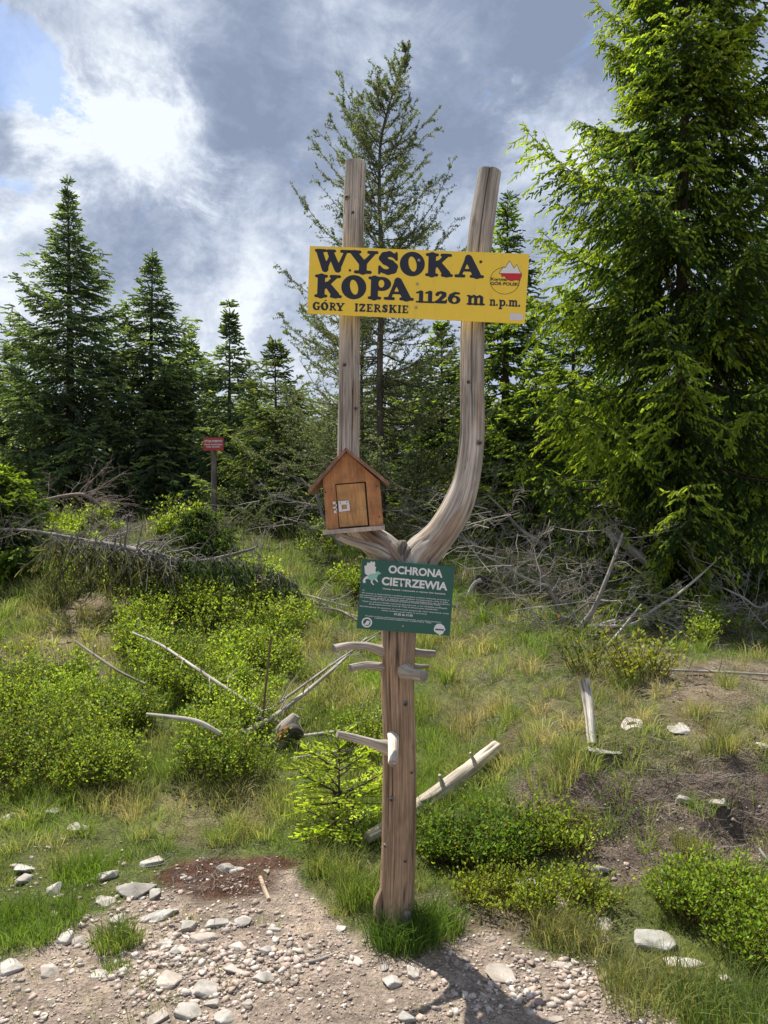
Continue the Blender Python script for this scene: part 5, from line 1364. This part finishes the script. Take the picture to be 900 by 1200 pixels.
# dead crowns: boughs with fine grey twigs
def twigtree(tw, p, d, L, r0, depth, r, col, bend=.25, kids=7, spread=.8, grav=0.0):
    n_ = 6 if depth > 1 else 4 if depth == 1 else 3; pts = [np.array(p)]; dd = np.array(d, float)
    for i in range(n_):
        dd = norm(dd + r.normal(0, bend / n_ * 1.6, 3) + UP * grav / n_); pts.append(pts[-1] + dd * L / n_)
    pts = np.array(pts); rr_ = r0 * (1 - np.linspace(0, 1, n_ + 1) * .75)
    segs(tw, pts[:-1], pts[1:], rr_[:-1], rr_[1:], col * r.uniform(.75, 1.2), 4 if depth > 1 else 3)
    if depth == 0: return
    for i in range(kids):
        s = r.uniform(.15, 1.0); k_ = s * n_; j = min(int(k_), n_ - 1); q = pts[j] + (pts[j + 1] - pts[j]) * (k_ - j)
        t_ = norm(pts[j + 1] - pts[j]); o = r.normal(0, 1, 3); o = norm(o - t_ * o.dot(t_))
        twigtree(tw, q, norm(t_ * .65 + o * spread), L * r.uniform(.25, .5) * (1.15 - .5 * s), max(r0 * .45, .0016), depth - 1, r, col, bend * 1.3, kids, spread, grav)
def deadtop(label, pixpts, Yd, w, seed, kids=16, L=.8, depth=2, col=wg * .8, name='dead_branch', group=None, grav=-.1, cat='dead branch', kk=5):
    r = np.random.default_rng(seed)
    pts = [lp(a, b, ww, Yd + dy) for (a, b, dy), ww in zip(pixpts, w)]
    e = empty(name, pts[0][:3], label, cat, group); m = MB()
    pts = [(*q[:3], q[3] * (.62 if name == 'dead_branch' else .9)) for q in pts]
    tube(m, pts, 12, len(pts) * 8 + 8, col * 1.1, lump=.1, cracks=.002, seed=seed); m.build('stem', M['log'], e, smooth=True)
    c = catmull(np.array(pts), 40); tw = MB()
    for i in range(kids):
        j = r.integers(2, 39); t_ = norm(c[j, :3] - c[j - 1, :3]); o = r.normal(0, 1, 3); o = norm(o - t_ * o.dot(t_))
        twigtree(tw, c[j, :3], norm(t_ * .4 + o * .9), L * r.uniform(.5, 1.2), max(c[j, 3] * .28, .0035), depth, r, col, .5, kk, .8, grav)
    tag(tw.build('twigs', M['twig'], e), kind='stuff'); return e
gr_ = 'grey dead boughs heaped under the tall spruce'
deadtop('thick fallen spruce stem leaning out of the brushwood under the tall spruce', [(640, 572, .9), (680, 596, .5), (712, 622, .2), (760, 660, 0)], 8.0, [5, 9, 11, 12], 1, 22, .55, name='fallen_tree', cat='fallen tree')
deadtop('dead bough sweeping right from the roots with silvery tips', [(665, 745, 0), (690, 738, 0), (720, 728, .1), (760, 733, .2), (800, 745, .3)], 7.0, [12, 9, 7, 5, 3], 2, 16, .55)
deadtop('dead bough fanning up right to a pale tufted end', [(690, 735, 0), (740, 732, .0), (770, 712, 0), (800, 692, 0), (845, 652, .1)], 7.0, [10, 7, 6, 5, 3], 3, 20, .42, col=wg)
deadtop('dark dead bough rising steeply from the upturned roots', [(668, 750, 0), (655, 715, 0), (640, 680, .1), (618, 645, .2)], 7.1, [14, 10, 8, 5], 4, 20, .5, col=wd)
deadtop('slanting dead bough with two prongs above the roots', [(672, 745, 0), (695, 715, -.1), (712, 675, -.1), (730, 625, 0)], 7.0, [14, 10, 7, 4], 5, 16, .5, col=wg * .65)
deadtop('slender dead pole leaning from the white stick to the brushwood', [(686, 795, 0), (700, 770, .2), (722, 745, .4), (752, 708, .6)], 6.2, [7, 6, 5, 3], 6, 8, .3)
deadtop('tangle of dead twigs left of the upturned roots', [(650, 690, .2), (620, 680, .3), (590, 662, .4), (565, 650, .5)], 7.6, [9, 7, 5, 3], 7, 24, .5, col=wg * .75)
deadtop('tangle of dead twigs high behind the thicker limb', [(640, 640, .2), (610, 620, .3), (590, 598, .4), (572, 580, .5)], 8.6, [9, 7, 5, 3], 8, 26, .55, col=wg * .6)
deadtop('dead bough lying flat at the frame edge under the tall spruce', [(905, 740, 0), (860, 735, .1), (820, 745, .2), (780, 758, .2)], 7.2, [10, 8, 6, 4], 9, 24, .55, col=wg * .75)
deadtop('lowest dead bough of the heap spreading over the dry slope', [(905, 775, 0), (860, 765, .1), (815, 770, .0), (770, 775, .0)], 6.6, [8, 7, 5, 3], 10, 26, .45, col=wg * .7)
deadtop('dead bough with pale broken tip at the frame edge', [(910, 700, 0), (890, 712, 0), (870, 700, 0), (850, 690, .0)], 7.0, [8, 6, 5, 3], 11, 16, .45, col=wg * .9)
deadtop('splayed pale roots of the fallen spruce above the dry slope', [(672, 748, .1), (664, 760, 0), (655, 768, -.1), (640, 775, -.15)], 7.0, [16, 12, 7, 4], 12, 22, .42, col=wg * .85, name='upturned_roots', cat='roots')
deadtop('dim dead bough in the shade between the limbs', [(560, 640, 0), (530, 625, .2), (500, 612, .3), (470, 600, .4)], 9.6, [8, 6, 5, 3], 13, 26, .6, col=wg * .55)
deadtop('dry grey twigs behind the little wooden house', [(400, 640, 0), (380, 610, .1), (370, 580, .2), (352, 560, .3)], 9.6, [7, 6, 5, 3], 14, 22, .6, col=wg * .55)
deadtop('reddish heap of dead twigs beneath the taller pointed spruce', [(40, 590, 0), (70, 582, .1), (100, 580, .1), (120, 596, .1)], 11.5, [4, 4, 4, 3], 15, 40, .75, col=np.array([.36, .28, .24]), name='brush_heap')
# fallen tree on the left with hanging dead boughs
deadtop('pale fallen trunk with dead boughs hanging like a curtain', [(100, 634, .2), (135, 640, .1), (170, 648, 0), (203, 656, 0)], 7.9, [6, 9, 10, 9], 21, 70, .5, col=wg * .6, name='fallen_tree', grav=-.7, cat='fallen tree')
deadtop('dark fallen stem continuing to the frame edge', [(0, 620, .6), (35, 622, .4), (70, 628, .3), (104, 634, .2)], 8.1, [5, 6, 7, 7], 22, 44, .45, col=wg * .45, name='dead_branch', grav=-.5)
deadtop('curved dead bough arching over the bilberries toward the stump', [(215, 660, 0), (250, 655, 0), (290, 645, 0), (303, 640, 0)], 8.0, [7, 6, 5, 4], 23, 30, .42, col=wg * .5, grav=-1.4)
deadtop('drooping brown bough in front of the bilberries left of the stump', [(260, 680, 0), (290, 676, 0), (320, 682, 0), (350, 694, 0)], 7.8, [6, 6, 5, 4], 24, 30, .35, col=wd, grav=-1.0)
deadtop('low tangle of dry twigs beside the stump', [(430, 735, .1), (415, 725, .2), (395, 715, .3), (370, 712, .3)], 6.8, [5, 5, 4, 3], 25, 18, .35, col=wd * 1.1)
rb = np.random.default_rng(71); bw_ = MB()
for (cx, cy, rx, ry, Yb, n_) in ((640, 650, 75, 60, 7.9, 60), (700, 715, 80, 40, 7.2, 34), (860, 745, 70, 28, 7.0, 34), (600, 735, 40, 25, 7.2, 16), (500, 590, 50, 30, 10.2, 24), (330, 600, 50, 20, 10.5, 16)):
    for _ in range(n_):
        q = P(cx + rx * rb.uniform(-1, 1), cy + ry * rb.uniform(-1, 1), Yb + rb.uniform(-.4, .6))
        q.z = max(q.z, float(H(q.x, q.y)) + .03)
        d = norm(np.array([rb.normal(0, 1), rb.normal(0, .6), rb.uniform(-.4, .6)]))
        twigtree(bw_, tuple(q), d, rb.uniform(.35, .9) * Yb / 7.5, .006, 1, rb, wg * rb.uniform(.55, 1.35), .5, 11, .8, -.1)
tag(bw_.build('brushwood', M['twig'], origin=(0, 0, 0)), 'tangled fine grey twigs filling the brushwood', 'brushwood', kind='stuff')
# curtain of drooping, half dead needle sprays along the fallen spruces
def curtain(name, label, row, Yd, n_, L, c0, c1, seed):
    r_ = np.random.default_rng(seed); row = np.array(row, float); u = r_.uniform(0, len(row) - 1, n_); i_ = np.minimum(u.astype(int), len(row) - 2); f_ = (u - i_)[:, None]
    q = row[i_] * (1 - f_) + row[i_ + 1] * f_; Yv = Yd + r_.uniform(-.25, .25, n_)
    p0 = np.stack([(q[:, 0] - 450) / F * Yv, Yv, CAMZ + (600 - q[:, 1]) / F * Yv], 1)
    m1_, m2_ = MB(), MB(); org = p0.mean(0); e = empty(name, org, label, 'dead sprays')
    d = norm(np.stack([r_.normal(0, .5, n_), r_.normal(-.2, .4, n_), np.full(n_, -.8)], 1)); ll = L * r_.uniform(.4, 1.2, n_)
    k_ = 18; jj_ = np.repeat(np.arange(n_), k_); t_ = r_.uniform(.1, 1, len(jj_)); pos = p0[jj_] + d[jj_] * (ll[jj_] * t_)[:, None]
    sd_ = norm(d[jj_] + r_.normal(0, .5, (len(jj_), 3)) - UP * .5); S_ = norm(np.cross(sd_, r_.normal(0, 1, sd_.shape)))
    kk_ = (r_.random((len(jj_), 1)) < .35) * r_.uniform(.4, 1, (len(jj_), 1))
    strips(m1_, pos, sd_, r_.uniform(.05, .12, len(jj_)), S_, .016, (np.array(c0) * (1 - kk_) + np.array(c1) * kk_) * r_.uniform(.7, 1.3, (len(jj_), 1)))
    segs(m2_, p0, p0 + d * ll[:, None], .005, .002, wg * .5)
    m1_.build('needles', M['needle'], e); m2_.build('twigs', M['twig'], e)
curtain('hanging_sprays', 'dull brown-green needle sprays hanging from the pale fallen trunk', [(60, 628), (100, 634), (135, 642), (170, 650), (200, 658)], 7.8, 150, .50, (.085, .09, .045), (.17, .18, .10), 31)
curtain('hanging_sprays', 'dark green needle sprays hanging from the arching dead bough', [(205, 655), (240, 652), (275, 655), (310, 662), (345, 682)], 7.9, 130, .36, (.05, .085, .03), (.11, .16, .05), 32)
# loose litter of twigs, uncountable
r = np.random.default_rng(44)
tw = MB()
A_ = [(r.uniform(560, 960), r.uniform(700, 800)) for _ in range(1500)] + [(r.uniform(-20, 960), r.uniform(700, 1010)) for _ in range(900)] + [(r.normal(255, 50), r.normal(1030, 18)) for _ in range(220)] + [(r.normal(790, 80), r.normal(960, 40)) for _ in range(500)] + [(r.uniform(540, 940), r.uniform(780, 960)) for _ in range(1500)]
A_ = np.array(A_); g = ground(A_[:, 0], A_[:, 1]); nn = len(g)
az = r.uniform(0, 6.283, nn); d = np.stack([np.cos(az), np.sin(az), r.uniform(-.05, .35, nn)], 1); L = r.uniform(.04, .22, nn) * np.clip(g[:, 1] / 6, .35, 1.3)
k1 = g + [0, 0, .01] + d * (L * .5)[:, None]; k2 = k1 + norm(d + r.normal(0, .3, (nn, 3))) * (L * .5)[:, None]
tcol = np.where(r.random((nn, 1)) < .35, wg * .75, wd * .9)
s_ = .0012 * np.clip(g[:, 1] / 4, .6, 2)
segs(tw, g + [0, 0, .006], k1, s_, s_, tcol); segs(tw, k1, k2, s_, s_ * .6, tcol)
tag(tw.build('twig_litter', M['twig'], origin=(0, 0, 0)), 'fine dead twigs and straw littering slope and soil', 'litter', kind='stuff')
print('total polys', sum(len(o.data.polygons) for o in scene.objects if o.type == 'MESH'))
